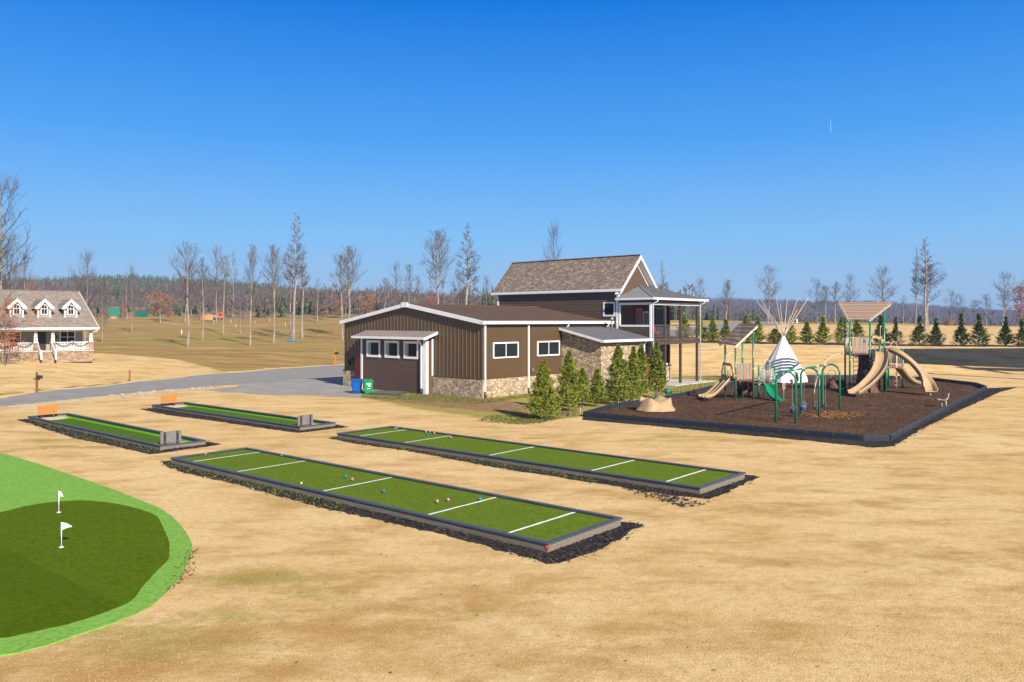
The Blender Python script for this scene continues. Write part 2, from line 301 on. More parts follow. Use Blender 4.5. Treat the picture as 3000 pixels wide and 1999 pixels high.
# ---------------------------------------------------------------- mesh builder
class MB:
    def __init__(s): s.v = []; s.f = []; s.m = []; s.cm = 0
    def add(s, vs, fs, M=None):
        n = len(s.v)
        s.v += [tuple((M @ Vector(p))) if M else tuple(p) for p in vs]
        s.f += [tuple(i+n for i in f) for f in fs]; s.m += [s.cm]*len(fs); return s
    def box(s, x0, x1, y0, y1, z0, z1, M=None):
        v = [(x0, y0, z0), (x1, y0, z0), (x1, y1, z0), (x0, y1, z0), (x0, y0, z1), (x1, y0, z1), (x1, y1, z1), (x0, y1, z1)]
        return s.add(v, [(0, 3, 2, 1), (4, 5, 6, 7), (0, 1, 5, 4), (1, 2, 6, 5), (2, 3, 7, 6), (3, 0, 4, 7)], M)
    def bar(s, p, q, w, h, up=(0, 0, 1)):
        p = Vector(p); q = Vector(q); d = q-p; L = d.length; d.normalize(); u = Vector(up)
        if abs(d.dot(u)) > .98: u = Vector((0, 1, 0))
        a = d.cross(u).normalized(); b = a.cross(d).normalized()
        M = Matrix((d, a, b)).transposed().to_4x4(); M.translation = p
        return s.box(0, L, -w/2, w/2, -h/2, h/2, M)
    def tube(s, pts, r, n=8, caps=True):
        pts = [Vector(p) for p in pts]; k = len(pts)
        if not hasattr(r, '__len__'): r = [r]*k
        vs = []; fs = []; a = None
        for i, p in enumerate(pts):
            d = (pts[min(i+1, k-1)]-pts[max(i-1, 0)]).normalized()
            if a is None:
                a = d.cross(Vector((0, 0, 1)) if abs(d.z) < .9 else Vector((1, 0, 0))).normalized()
            else: a = (a-d*a.dot(d)).normalized()
            b = d.cross(a)
            for j in range(n):
                t = 2*math.pi*j/n; vs.append(p+(a*math.cos(t)+b*math.sin(t))*r[i])
        for i in range(k-1):
            for j in range(n):
                j2 = (j+1) % n; fs.append((i*n+j, i*n+j2, (i+1)*n+j2, (i+1)*n+j))
        if caps: fs += [tuple(range(n-1, -1, -1)), tuple((k-1)*n+j for j in range(n))]
        return s.add(vs, fs)
    def cyl(s, p, r, z0, z1, n=12, r2=None):
        return s.tube([(p[0], p[1], z0), (p[0], p[1], z1)], [r, r if r2 is None else r2], n)
    def prism(s, pts, z0, z1):                       # polygon in xy
        n = len(pts); v = [(p[0], p[1], z0) for p in pts]+[(p[0], p[1], z1) for p in pts]
        return s.add(v, [tuple(range(n-1, -1, -1)), tuple(range(n, 2*n))]+[(i, (i+1) % n, n+(i+1) % n, n+i) for i in range(n)])
    def slab(s, quad, t):                            # thick plate from 3D polygon, thickness t downwards
        n = len(quad); v = [tuple(p) for p in quad]+[(p[0], p[1], p[2]-t) for p in quad]
        return s.add(v, [tuple(range(n)), tuple(range(2*n-1, n-1, -1))]+[(i, n+i, n+(i+1) % n, (i+1) % n) for i in range(n)])
    def sphere(s, c, r, nu=12, nv=8, sc=(1, 1, 1), jit=0, seed=0):
        rnd = random.Random(seed); vs = [(c[0], c[1], c[2]-r*sc[2])]; fs = []
        for i in range(1, nv):
            ph = math.pi*i/nv-math.pi/2
            for j in range(nu):
                t = 2*math.pi*j/nu; k = 1+rnd.uniform(-jit, jit)
                vs.append((c[0]+r*k*sc[0]*math.cos(ph)*math.cos(t), c[1]+r*k*sc[1]*math.cos(ph)*math.sin(t), c[2]+r*k*sc[2]*math.sin(ph)))
        vs.append((c[0], c[1], c[2]+r*sc[2]))
        for j in range(nu):
            j2 = (j+1) % nu; fs.append((0, 1+j2, 1+j)); e = len(vs)-1; b = 1+(nv-2)*nu; fs.append((e, b+j, b+j2))
            for i in range(nv-2): fs.append((1+i*nu+j, 1+i*nu+j2, 1+(i+1)*nu+j2, 1+(i+1)*nu+j))
        return s.add(vs, fs)
    def sweep(s, prof, path, closed=False):          # profile (lateral, up) swept along path, up kept near z
        path = [Vector(p) for p in path]; k = len(path); n = len(prof); vs = []; fs = []
        for i, p in enumerate(path):
            d = (path[min(i+1, k-1)]-path[max(i-1, 0)]).normalized()
            a = d.cross(Vector((0, 0, 1))).normalized(); b = a.cross(d).normalized()
            vs += [p+a*q[0]+b*q[1] for q in prof]
        for i in range(k-1):
            for j in range(n if closed else n-1):
                j2 = (j+1) % n; fs.append((i*n+j, i*n+j2, (i+1)*n+j2, (i+1)*n+j))
        if closed: fs += [tuple(range(n-1, -1, -1)), tuple((k-1)*n+j for j in range(n))]
        return s.add(vs, fs)
    def build(s, name, mat, parent=None, smooth=False, origin=None):
        vs = s.v
        if origin is not None: vs = [(a-origin[0], b-origin[1], c-origin[2]) for a, b, c in vs]
        me = bpy.data.meshes.new(name); me.from_pydata(vs, [], s.f); me.update()
        for mt in ([mat] if isinstance(mat, str) else mat): me.materials.append(MATS[mt])
        if not isinstance(mat, str): me.polygons.foreach_set('material_index', s.m)
        if smooth: me.polygons.foreach_set('use_smooth', [True]*len(me.polygons))
        o = bpy.data.objects.new(name, me); COL.objects.link(o)
        if origin is not None: o.location = origin
        if parent is not None: o.parent = parent
        return o
def tag(o, label=None, cat=None, group=None, kind=None):
    if label: o['label'] = label
    if cat: o['category'] = cat
    if group: o['group'] = group
    if kind: o['kind'] = kind
    return o
def thing(name, label, cat, loc=(0, 0, 0), rz=0, group=None):
    o = bpy.data.objects.new(name, None); COL.objects.link(o); o.location = loc; o.rotation_euler = (0, 0, rz)
    o.empty_display_size = .3
    return tag(o, label, cat, group)
def inside(poly, X, Y):
    r = np.zeros(X.shape, bool); n = len(poly)
    for i in range(n):
        x1, y1 = poly[i][:2]; x2, y2 = poly[(i+1) % n][:2]
        c = ((y1 > Y) != (y2 > Y)) & (X < (x2-x1)*(Y-y1)/((y2-y1) if y2 != y1 else 1e-9)+x1); r ^= c
    return r
# ---------------------------------------------------------------- ground sheet
def axis(lo, a, b, hi, step, g):
    c = list(np.arange(a, b+1e-6, step)); s = step; v = c[-1]
    while v < hi: s *= g; v += s; c.append(v)
    s = step; v = c[0]
    while v > lo: s *= g; v -= s; c.insert(0, v)
    return np.array(c)
XS = axis(-4500, -34, 48, 4500, .55, 1.05); YS = axis(-400, 9, 104, 6500, .55, 1.035)
GX, GY = np.meshgrid(XS, YS); GZ = zt(GX, GY)
def zg(x, y):                                        # height of the ground MESH (bilinear)
    i = int(np.clip(np.searchsorted(XS, x)-1, 0, len(XS)-2)); j = int(np.clip(np.searchsorted(YS, y)-1, 0, len(YS)-2))
    u = (x-XS[i])/(XS[i+1]-XS[i]); v = (y-YS[j])/(YS[j+1]-YS[j])
    return float((GZ[j, i]*(1-u)+GZ[j, i+1]*u)*(1-v)+(GZ[j+1, i]*(1-u)+GZ[j+1, i+1]*u)*v)
def S(pts): return [(a*1.275, b*1.275) for a, b in pts]
def Gp(pts, z=0): return [G(a, b, z) for a, b in pts]
zone = np.zeros((GX.size, 4), np.float32); zone[:, 3] = 1
def paint(ch, poly, val=1.0):
    m = inside([(p[0], p[1]) for p in poly], GX, GY).ravel(); zone[m, ch] = val
# green / brown winter turf near the buildings (channel 0 = green, 1 = rough field, 2 = bare brown earth)
paint(0, Gp(S([(828, 905), (830, 911), (950, 938), (1105, 958), (1190, 976), (1260, 966), (1345, 955), (1620, 893), (1660, 900), (1695, 866), (1600, 864), (1500, 880), (1300, 870), (1100, 905), (900, 895)])))
paint(2, Gp(S([(700, 908), (860, 912), (1000, 905), (1150, 915), (1230, 935), (1215, 955), (1100, 945), (960, 930), (830, 915)])), .9)
paint(0, Gp(S([(1085, 958), (1190, 975), (1240, 965), (1290, 958), (1200, 948), (1120, 945)])))
paint(0, Gp(S([(950, 925), (1140, 900), (1250, 895), (1250, 905), (1120, 918), (1000, 935)])), .8)
paint(0, Gp([(2040, 1150), (2000, 1165), (1940, 1170), (1890, 1190), (1850, 1195), (1900, 1150), (1960, 1106), (2010, 1102), (2140, 1101), (2170, 1104), (2130, 1125)]))
far_left = (GY > 56) & (1500+F*GX/np.maximum(GY, 5) < 1700)
ppx = (1500+F*GX/np.maximum(GY, 5))
up_x = [-3000, 0, 255, 548, 816, 1011, 1700]; up_y = [1170, 1164, 1138, 1103, 1081, 1066, 1040]
ppy = HZ+F*HC/np.maximum(GY, 5)
m = ((ppy < np.interp(ppx, up_x, up_y)) & (ppx < 1700) & (GY > 30)).ravel(); zone[m, 1] = 1
yard = S([(-300, 900), (-300, 790), (60, 815), (240, 812), (400, 825), (510, 853), (430, 862), (350, 872), (120, 893), (0, 905)])
ypy = HZ+F*(HC-GZ)/np.maximum(GY, 5)
m = (inside(yard, ppx, ypy) & (GY > 40)).ravel(); zone[m, 1] = 0
m = ((GY > 262) & (ppx < 1750)).ravel(); zone[m, 2] = 1; zone[m, 1] = 1
m = ((GY > 215) & (ppx > 1950) & (GY < 330)).ravel(); zone[m, 0] = .8
m = ((GY > 290) & (ppx > 1750)).ravel(); zone[m, 2] = 1; zone[m, 0] = 0
m = (inside([(2050, 958), (2050, 935), (2400, 935), (2200, 942)], ppx, ypy) & (GY > 90)).ravel(); zone[m, 0] = .7
# worn olive patches in the tan lawn
for (px, py, rx, ry, a) in [(1010, 1345*1.0, 3, 1, .0), (735, 1700, 2.0, .5, .75), (940, 1740, 1.2, .4, .6), (250, 1310, 2.4, .5, .6), (1300, 1300, 4.0, 1.3, .35), (620, 1810, 1.2, .5, .55), (350, 1860, 2.0, .7, .6), (700, 1420, 1.2, .3, .5), (150, 1290, 2, .6, .45), (2120, 1270, 4, .8, .4), (1960, 1300, 3, .6, .35), (900, 1560, 1.2, .3, .35), (1700, 1600, 1.5, .6, .3), (560, 1210, 3, .7, .35), (850, 1700, 2.5, 1.0, .35), (450, 1900, 2.6, .6, .5), (1250, 1800, 2.2, .5, .3), (2000, 1800, 2, .5, .2)]:
    c = G(px, py); k = np.exp(-(((GX-c.x)/rx)**2+((GY-c.y)/ry)**2)).ravel()*a; zone[:, 0] = np.maximum(zone[:, 0], k*.9)
nx, ny = len(XS), len(YS)
idx = np.arange(nx*ny).reshape(ny, nx)
fc = np.stack([idx[:-1, :-1], idx[:-1, 1:], idx[1:, 1:], idx[1:, :-1]], -1).reshape(-1, 4)
me = bpy.data.meshes.new('ground')
me.from_pydata(np.stack([GX, GY, GZ], -1).reshape(-1, 3).tolist(), [], fc.tolist())
at = me.color_attributes.new('zone', 'FLOAT_COLOR', 'POINT'); at.data.foreach_set('color', zone.ravel())
worn = np.zeros(GX.size, np.float32)
for (px, py, rx, ry, a) in [(790, 1690, 1.6, .55, .9), (1010, 1720, 1.1, .35, .8), (620, 1870, 1.6, .7, .8), (330, 1950, 2.4, .7, .9), (1050, 1850, 2.6, .7, .75), (1330, 1770, 2.2, .7, .8), (1500, 1690, 1.6, .6, .5), (1250, 1950, 2.2, .5, .7), (850, 1960, 2.0, .5, .8), (700, 1420, 1.0, .35, .6), (640, 1450, 1.5, .3, .5), (150, 1290, 2.2, .6, .6), (60, 1235, 3, .6, .5), (2000, 1500, 2.5, .7, .35), (2150, 1650, 2.5, .8, .35), (1750, 1850, 2.2, .6, .4), (2600, 1600, 3, 1, .3), (2300, 1850, 2, .6, .3), (1400, 1290, 4, 1.2, .5), (2100, 1290, 5, 1.0, .45), (500, 1190, 4, .8, .4)]:
    c = G(px, py); worn = np.maximum(worn, (np.exp(-(((GX-c.x)/rx)**2+((GY-c.y)/ry)**2)).ravel()*a).astype(np.float32))
at2 = me.attributes.new('worn', 'FLOAT', 'POINT'); at2.data.foreach_set('value', worn)
me.polygons.foreach_set('use_smooth', [True]*len(me.polygons))
def m_ground():
    m, nt, b = _mat('ground'); v = coord(nt, 'World')
    at = nt.nodes.new('ShaderNodeAttribute'); at.attribute_name = 'zone'
    sp = nt.nodes.new('ShaderNodeSeparateColor'); nt.links.new(at.outputs['Color'], sp.inputs[0])
    vs = coord(nt, 'World', (1, 3.2, 1), (0, 0, R(14)))       # mower streaks
    vf = coord(nt, 'World', (.4, 2.2, 1), (0, 0, R(4)))
    big = noise_t(nt, v, .13, 5, .6); mid = noise_t(nt, vs, .55, 5, .65); sm = noise_t(nt, v, 4.0, 5, .75)
    fine = noise_t(nt, v, 26, 3, .8); fib = noise_t(nt, coord(nt, 'World', (1, .35, 1), (0, 0, R(25))), 60, 2, .8)
    tan = ramp(nt, big, [(.3, (.65, .45, .20)), (.5, (.72, .52, .255)), (.7, (.79, .60, .32))])
    tan = mixc(nt, ramp(nt, mid, [(.52, (0, 0, 0)), (.74, (.40, .40, .40))]), tan, (.43, .245, .075, 1))
    tan = mixc(nt, ramp(nt, mid, [(.25, (.5, .5, .5)), (.42, (0, 0, 0))]), tan, (.80, .60, .35, 1))
    tan = mixc(nt, ramp(nt, noise_t(nt, coord(nt, 'World', (1, 1.9, 1), (0, 0, R(-18))), .32, 6, .7), [(.47, (0, 0, 0)), (.64, (.85, .85, .85))]), tan, (.44, .275, .095, 1))
    iso = noise_t(nt, coord(nt, 'World', (1, 1.3, 1), (0, 0, R(30))), .75, 6, .68)
    a2 = nt.nodes.new('ShaderNodeAttribute'); a2.attribute_name = 'worn'
    wf = math_n(nt, 'ADD', a2.outputs['Fac'], math_n(nt, 'MULTIPLY', math_n(nt, 'SUBTRACT', iso, .5), 1.7))
    tan = mixc(nt, ramp(nt, wf, [(.18, (0, 0, 0)), (.75, (.85, .85, .85))]), tan, (.42, .245, .075, 1))
    tan = mixc(nt, ramp(nt, iso, [(.28, (.35, .35, .35)), (.50, (0, 0, 0))]), tan, (.80, .61, .34, 1))
    tan = mixc(nt, ramp(nt, sm, [(.42, (0, 0, 0)), (.72, (.42, .42, .42))]), tan, (.38, .21, .07, 1))
    rn = math_n(nt, 'ADD', math_n(nt, 'SUBTRACT', sm, .5), math_n(nt, 'SUBTRACT', mid, .5))
    def msk(ch, k=1.0, w=.16):
        s = math_n(nt, 'ADD', sp.outputs[ch], math_n(nt, 'MULTIPLY', rn, k))
        return ramp(nt, s, [(.5-w, (0, 0, 0)), (.5+w, (1, 1, 1))])
    fld = ramp(nt, noise_t(nt, vf, .09, 6, .62), [(.30, (.36, .19, .08)), (.40, (.50, .34, .14)), (.47, (.38, .29, .10)), (.53, (.31, .16, .06)), (.59, (.44, .31, .12)), (.66, (.24, .21, .055)), (.76, (.22, .11, .045))])
    fld = mixc(nt, ramp(nt, noise_t(nt, vf, .5, 7, .75), [(.42, (0, 0, 0)), (.62, (.85, .85, .85))]), fld, (.17, .10, .038, 1))
    fld = mixc(nt, ramp(nt, noise_t(nt, v, .045, 5, .6), [(.46, (0, 0, 0)), (.60, (.75, .75, .75))]), fld, (.25, .22, .06, 1))
    grn = ramp(nt, noise_t(nt, v, 1.3, 6, .7), [(.28, (.17, .21, .030)), (.45, (.30, .29, .065)), (.58, (.26, .22, .055)), (.75, (.40, .30, .12))])
    ert = ramp(nt, noise_t(nt, v, .9, 6, .7), [(.3, (.15, .095, .05)), (.55, (.26, .17, .085)), (.75, (.31, .25, .10))])
    c = mixc(nt, msk(1, .5), tan, fld)
    gsoft = ramp(nt, math_n(nt, 'ADD', sp.outputs[0], math_n(nt, 'MULTIPLY', rn, .9)), [(.15, (0, 0, 0)), (.75, (.92, .92, .92))])
    c = mixc(nt, gsoft, c, grn)
    c = mixc(nt, msk(2, .9, .25), c, ert)
    c = mixc(nt, ramp(nt, fine, [(.34, (.42, .42, .42)), (.55, (0, 0, 0))]), c, (.26, .15, .05, 1))
    c = mixc(nt, ramp(nt, fib, [(.50, (0, 0, 0)), (.80, (.36, .36, .36))]), c, (.82, .64, .40, 1))
    nt.links.new(c, b.inputs['Base Color']); b.inputs['Roughness'].default_value = 1; b.inputs['Specular IOR Level'].default_value = .0
    h = math_n(nt, 'ADD', math_n(nt, 'MULTIPLY', sm, 1.3), math_n(nt, 'ADD', fine, math_n(nt, 'MULTIPLY', fib, .4)))
    bump(nt, b, h, .6, .03)
m_ground(); me.materials.append(MATS['ground'])
g = bpy.data.objects.new('ground', me); COL.objects.link(g); tag(g, kind='structure')
# ---------------------------------------------------------------- draped ribbons (roads)
def ribbon(A, B, off, name, mat, n=60, cross=6, jit=0.0, seed=1):
    rnd = random.Random(seed)
    def samp(L, t):
        k = t*(len(L)-1); i = min(int(k), len(L)-2); f = k-i
        return L[i][0]*(1-f)+L[i+1][0]*f, L[i][1]*(1-f)+L[i+1][1]*f
    mb = MB(); vs = []; fs = []
    for i in range(n+1):
        a = samp(A, i/n); b = samp(B, i/n); ja = rnd.uniform(-jit, jit); jb = rnd.uniform(-jit, jit)
        for j in range(cross+1):
            t = j/cross; q = t+(ja if j == 0 else 0)+(jb if j == cross else 0)
            x = a[0]*(1-q)+b[0]*q; y = a[1]*(1-q)+b[1]*q; vs.append((x, y, zg(x, y)+off))
    for i in range(n):
        for j in range(cross):
            k = i*(cross+1)+j; fs.append((k, k+cross+1, k+cross+2, k+1))
    mb.add(vs, fs); o = mb.build(name, mat, smooth=True); return tag(o, kind='structure')
def Hp(pts): return [hit(a, b) for a, b in pts]
ribbon(Gp([(-700, 1285), (-350, 1232), (0, 1192), (255, 1165), (446, 1146), (620, 1133), (900, 1108), (1200, 1082), (1700, 1050)]),
       Gp([(-700, 1240), (-350, 1200), (0, 1169), (255, 1141), (446, 1119), (560, 1106), (816, 1084), (1011, 1069), (1500, 1040)]), .012, 'road', 'asphalt', 90, 5)
ribbon(Hp([(1940, 996), (2056, 976), (2143, 968), (2230, 957), (2319, 949), (2420, 946.5)]), Hp([(1940, 972), (2051, 957.5), (2140, 946.5), (2191, 943.5), (2300, 942.5), (2420, 943.5)]), .05, 'road', 'asphalt', 90, 8)
ribbon(Hp([(620, 929), (700, 927.5), (800, 928), (900, 930), (1010, 931), (1150, 932)]), Hp([(620, 926.5), (700, 925.5), (800, 926), (900, 927.5), (1010, 928.5), (1150, 929)]), .12, 'road', 'asphalt', 60, 3)
lot = Gp([(596, 1143), (660, 1149), (714, 1153), (800, 1159), (892, 1159), (960, 1163), (1052, 1166), (1075, 1153), (1100, 1148), (1150, 1140), (1250, 1125), (1200, 1100), (1100, 1075), (1011, 1075), (905, 1087), (850, 1103), (760, 1118), (700, 1126), (700, 1133)])
def rough_poly(P_, step=.6, amp=.12, seed=3):
    rnd = random.Random(seed); o = []
    for i in range(len(P_)):
        a = Vector(P_[i][:2]); b = Vector(P_[(i+1) % len(P_)][:2]); n = max(1, int((b-a).length/step))
        for k in range(n):
            p = a.lerp(b, k/n); o.append((p.x+rnd.uniform(-amp, amp), p.y+rnd.uniform(-amp, amp)))
    return o
mb = MB(); pp = rough_poly(lot, .5, .13); mb.add([(p[0], p[1], .006) for p in pp], [tuple(range(len(pp)))])
tag(mb.build('gravel_yard', 'gravel'), kind='structure')
# riprap stones along the road edge
rnd = random.Random(5)
mb = MB()
for i in range(900):
    t = rnd.random(); px = -20+t*640; py = np.interp(px, [0, 255, 446, 612], [1194, 1168, 1149, 1135])-1+abs(rnd.gauss(0, 5.0))*(.4+.6*math.sin(px*.02)**2)
    c = G(px, py); s = rnd.uniform(.02, .07)*(2.0 if px > 300 and rnd.random() < .3 else 1)
    mb.sphere((c.x, c.y, s*.3), s, 6, 4, (1, rnd.uniform(.6, 1.2), .6), .25, i)
tag(mb.build('riprap', 'rock'), 'loose pale stones scattered along the near edge of the road', 'stones', kind='stuff')
# ---------------------------------------------------------------- mulch beds and tufts
def scatter(poly, n, mat, name, size, label, cat, seed=1, tuft=False, z=0.0, grow=.17, flt=None):
    rnd = random.Random(seed); mb = MB()
    P2 = [(p[0], p[1]) for p in poly]; xs = [p[0] for p in P2]; ys = [p[1] for p in P2]
    X = np.array([rnd.uniform(min(xs)-grow, max(xs)+grow) for _ in range(n*9)]); Y = np.array([rnd.uniform(min(ys)-grow, max(ys)+grow) for _ in range(n*9)])
    jx = np.array([rnd.gauss(0, grow*.55) for _ in range(n*9)]); jy = np.array([rnd.gauss(0, grow*.55) for _ in range(n*9)])
    ok = inside(P2, X+jx, Y+jy); X = X[ok][:n]; Y = Y[ok][:n]
    for x, y in zip(X, Y):
        if flt and not flt(x, y): continue
        s = size*rnd.uniform(.5, 1.4); a = rnd.uniform(0, 6.28)
        if tuft:
            for q in range(3):
                a = rnd.uniform(0, 6.28); l = s*rnd.uniform(.6, 1.2); w = s*.22; dx, dy = math.cos(a), math.sin(a)
                mb.add([(x-dy*w, y+dx*w, z), (x+dy*w, y-dx*w, z), (x+dx*l*.7, y+dy*l*.7, z+l)], [(0, 1, 2)])
        else:
            w = s*.35; dx, dy = math.cos(a), math.sin(a); t = rnd.uniform(-.4, .4)*s; h = z+rnd.uniform(.004, .03)
            mb.add([(x-dx*s-dy*w, y-dy*s+dx*w, h-t), (x-dx*s+dy*w, y-dy*s-dx*w, h-t+.01), (x+dx*s+dy*w, y+dy*s-dx*w, h+t+.012), (x+dx*s-dy*w, y+dy*s+dx*w, h+t)], [(0, 1, 2, 3)])
            if z == 0.0: pass
    o = mb.build(name, mat); return tag(o, label, cat, kind='stuff')
def bed(pix, name_label, n, seed):
    poly = Gp(pix); pp = rough_poly(poly, .22, .07, seed)
    mb = MB(); mb.add([(p[0], p[1], .008) for p in pp], [tuple(range(len(pp)))])
    tag(mb.build('mulch_bed', 'black_mulch'), name_label[0], 'mulch bed', kind='stuff')
    scatter(poly, n, 'chip_black', 'mulch_chips', .035, name_label[1], 'mulch', seed)
    return poly
bA = bed([(470, 1353), (500, 1372), (559, 1390), (698, 1420), (824, 1456), (960, 1492), (1096, 1522), (1150, 1534), (1320, 1571), (1456, 1611), (1558, 1638), (1609, 1654), (1636, 1652), (1728, 1623), (1796, 1591), (1830, 1570), (1885, 1540), (1823, 1528), (1600, 1600), (506, 1350)],
    ('black rubber mulch bed round the nearest bocce court', 'shredded black mulch heaped along the nearest bocce court'), 5200, 11)
bB = bed([(960, 1284), (1039, 1300), (1158, 1316), (1277, 1336), (1396, 1360), (1515, 1381), (1634, 1398), (1689, 1408), (1808, 1426), (1897, 1442), (1987, 1454), (2076, 1463), (2121, 1449), (2165, 1424), (2228, 1399), (2183, 1391), (2050, 1440), (990, 1280)],
    ('black mulch bed round the farther bocce court', 'shredded black mulch along the farther bocce court'), 4200, 12)
bC = bed([(50, 1230), (111, 1250), (213, 1283), (315, 1303), (391, 1320), (437, 1331), (468, 1329), (570, 1314), (649, 1303), (600, 1294), (460, 1312), (90, 1228)],
    ('dark mulch bed round the nearer horseshoe court', 'dark mulch chips along the nearer horseshoe court'), 2600, 13)
bD = bed([(410, 1199), (489, 1216), (638, 1235), (757, 1253), (876, 1269), (935, 1262), (1022, 1251), (975, 1243), (870, 1254), (450, 1196)],
    ('dark mulch bed round the farther horseshoe court', 'dark mulch chips along the farther horseshoe court'), 2200, 14)
wl = lambda x0, x1: (lambda x, y: x0 < 1500+F*x/y < x1)
scatter(bA, 2600, 'weed', 'weeds', .05, 'green weeds growing in the mulch at the left half of the nearest bocce court', 'weeds', 21, True, .01, .1, wl(400, 1010))
scatter(bB, 2300, 'weed', 'weeds', .05, 'green weeds in the mulch beside the farther bocce court', 'weeds', 22, True, .01, .1, wl(900, 1750))
scatter(bC, 1100, 'weed', 'weeds', .05, 'sparse weeds in the mulch beside the nearer horseshoe court', 'weeds', 23, True, .01, .1, wl(100, 480))
scatter(Gp([(1820, 1428), (1900, 1440), (2000, 1458), (2060, 1475), (2120, 1462), (2010, 1490), (1930, 1466)]), 330, 'chip_black', 'mulch_chips', .05, 'black mulch chips spilled on the dry lawn by the farther court corner', 'mulch', 24)
scatter(Gp([(560, 1600), (566, 1612), (556, 1650), (535, 1690), (495, 1735), (490, 1728), (535, 1670)]), 300, 'chip_brown', 'gravel_edge', .025, 'brown gravel crumbs showing at the right edge of the putting green', 'gravel', 25)
# short dry grass over the near lawn
def straw():
    rnd = np.random.default_rng(4); n = 80000
    D = 10.5*np.exp(rnd.random(n)*1.05); x = (rnd.random(n)-.5)*1.45*D
    ok = np.ones(n, bool)
    Lx = x
    for poly in KEEP: ok &= ~inside(poly, x, D)
    x = x[ok]; D = D[ok]; n = len(x)
    a = rnd.random(n)*6.28; l = .014+.026*rnd.random(n); w = .0025+.0025*rnd.random(n); tl = .6+rnd.random(n)
    dx, dy = np.cos(a), np.sin(a)
    v = np.zeros((n, 3, 3)); v[:, 0] = np.stack([x-dy*w, D+dx*w, 0*x], -1); v[:, 1] = np.stack([x+dy*w, D-dx*w, 0*x], -1)
    v[:, 2] = np.stack([x+dx*l*tl, D+dy*l*tl, l*.8], -1)
    me = bpy.data.meshes.new('dry_grass'); me.from_pydata(v.reshape(-1, 3).tolist(), [], np.arange(n*3).reshape(-1, 3).tolist())
    me.materials.append(MATS['straw']); o = bpy.data.objects.new('dry_grass', me); COL.objects.link(o)
    tag(o, 'short tan dormant grass blades over the near lawn', 'grass', kind='stuff')
# ---------------------------------------------------------------- putting green
FR = [(-900, 1150), (-400, 1235), (0, 1327), (111, 1360), (196, 1389), (250, 1407), (334, 1436), (401, 1463), (481, 1496), (526, 1534), (557, 1579), (565, 1608), (553, 1648), (530, 1688), (490, 1735), (446, 1777), (379, 1810), (285, 1844), (223, 1864), (134, 1895), (0, 1928), (-300, 1960), (-700, 1930), (-1400, 1700), (-1600, 1400)]
PG = [(-500, 1560), (-200, 1530), (0, 1506), (76, 1485), (156, 1473), (245, 1468), (334, 1477), (401, 1492), (459, 1512), (473, 1536), (484, 1563), (496, 1590), (497, 1625), (493, 1645), (468, 1668), (437, 1701), (415, 1726), (397, 1752), (374, 1772), (312, 1797), (223, 1828), (111, 1853), (0, 1877), (-250, 1890), (-600, 1800), (-750, 1650)]
def smooth_poly(P_, it=2):
    for _ in range(it):
        P_ = [q for i in range(len(P_)) for q in (Vector(P_[i]).lerp(Vector(P_[(i+1) % len(P_)]), .25), Vector(P_[i]).lerp(Vector(P_[(i+1) % len(P_)]), .75))]
    return P_
t = thing('putting_green', 'dark green putting green of artificial turf with a bright green fringe', 'putting green', tuple(G(-150, 1650)))
o3 = t.location
fr = smooth_poly([(p.x, p.y) for p in Gp(FR)], 2); pg = smooth_poly([(p.x, p.y) for p in Gp(PG)], 1)
pr = rough_poly([(p.x, p.y) for p in fr], .15, .012, 4)
MB().prism(pr, 0.0, .022).build('fringe', 'turf_fringe', t, origin=tuple(o3)).location = (0, 0, 0)
q = MB(); q.prism(rough_poly([(p.x, p.y) for p in pg], .12, .008, 6), 0.023, .032); q.build('putting_surface', 'turf_putting', t, origin=tuple(o3)).location = (0, 0, 0)
def golf_flag(px, py, top, label, fw, droop):
    b = G(px, py, .032); h = (py-top)/F*b.y
    t = thing('golf_flag', label, 'golf flag', tuple(b), R(8), 'small flags on the putting green')
    MB().cyl((0, 0), .012, 0.012, h, 8).build('pole', 'white_trim', t, True)
    m = MB(); m.cyl((0, 0), .055, 0, .012, 14); m.cyl((0, 0), .03, .012, .02, 12); m.build('cup_base', 'white_trim', t)
    MB().sphere((0, 0, h+.012), .017, 8, 6).build('finial', 'black_plastic', t, True)
    m = MB(); n = 8; vs = []
    for i in range(n+1):
        u = i/n; y = .025*math.sin(u*5)*u; dz = -droop*u*u
        vs += [(.012+fw*u*(1-.25*droop), y, h-.01+dz-.04*u), (.012+fw*u*(1-.45*droop), y, h-.19+dz*.9+.12*u)]
    m.add(vs, [(2*i, 2*i+1, 2*i+3, 2*i+2) for i in range(n)])
    m.add([(a, b+.003, c) for a, b, c in vs], [(2*i+2, 2*i+3, 2*i+1, 2*i) for i in range(n)])
    m.build('flag', 'flag_white', t, True)
golf_flag(172.5, 1502, 1438, 'farther white putting green flag, limp and drooping on its pole', .12, .12)
golf_flag(180, 1604, 1530, 'nearer white putting green flag, held out to the right on its pole', .235, .05)
# ---------------------------------------------------------------- bocce courts
class Court: pass
def frame_of(L, FL, Rr, Nn, cz, cw=None):
    L, FL, Rr, Nn = [G(p[0], p[1], cz) for p in (L, FL, Rr, Nn)]
    c = (L+FL+Rr+Nn)/4; ax = ((Nn-L)+(Rr-FL)); ax.z = 0; ax.normalize(); ay = Vector((-ax.y, ax.x, 0))
    ln = ((Nn-L).dot(ax)+(Rr-FL).dot(ax))/2; wd = ((FL-L).dot(ay)+(Rr-Nn).dot(ay))/2
    k = Court(); k.ln = ln; k.wd = wd; k.o = Vector((c.x, c.y, 0))-ax*ln/2-ay*wd/2; k.ax = ax; k.ay = ay; k.rz = math.atan2(ax.y, ax.x)
    k.loc = lambda px, py, z: ((G(px, py, z)-k.o).dot(ax), (G(px, py, z)-k.o).dot(ay))
    k.corners = [k.o, k.o+ax*ln, k.o+ax*ln+ay*wd, k.o+ay*wd]
    return k
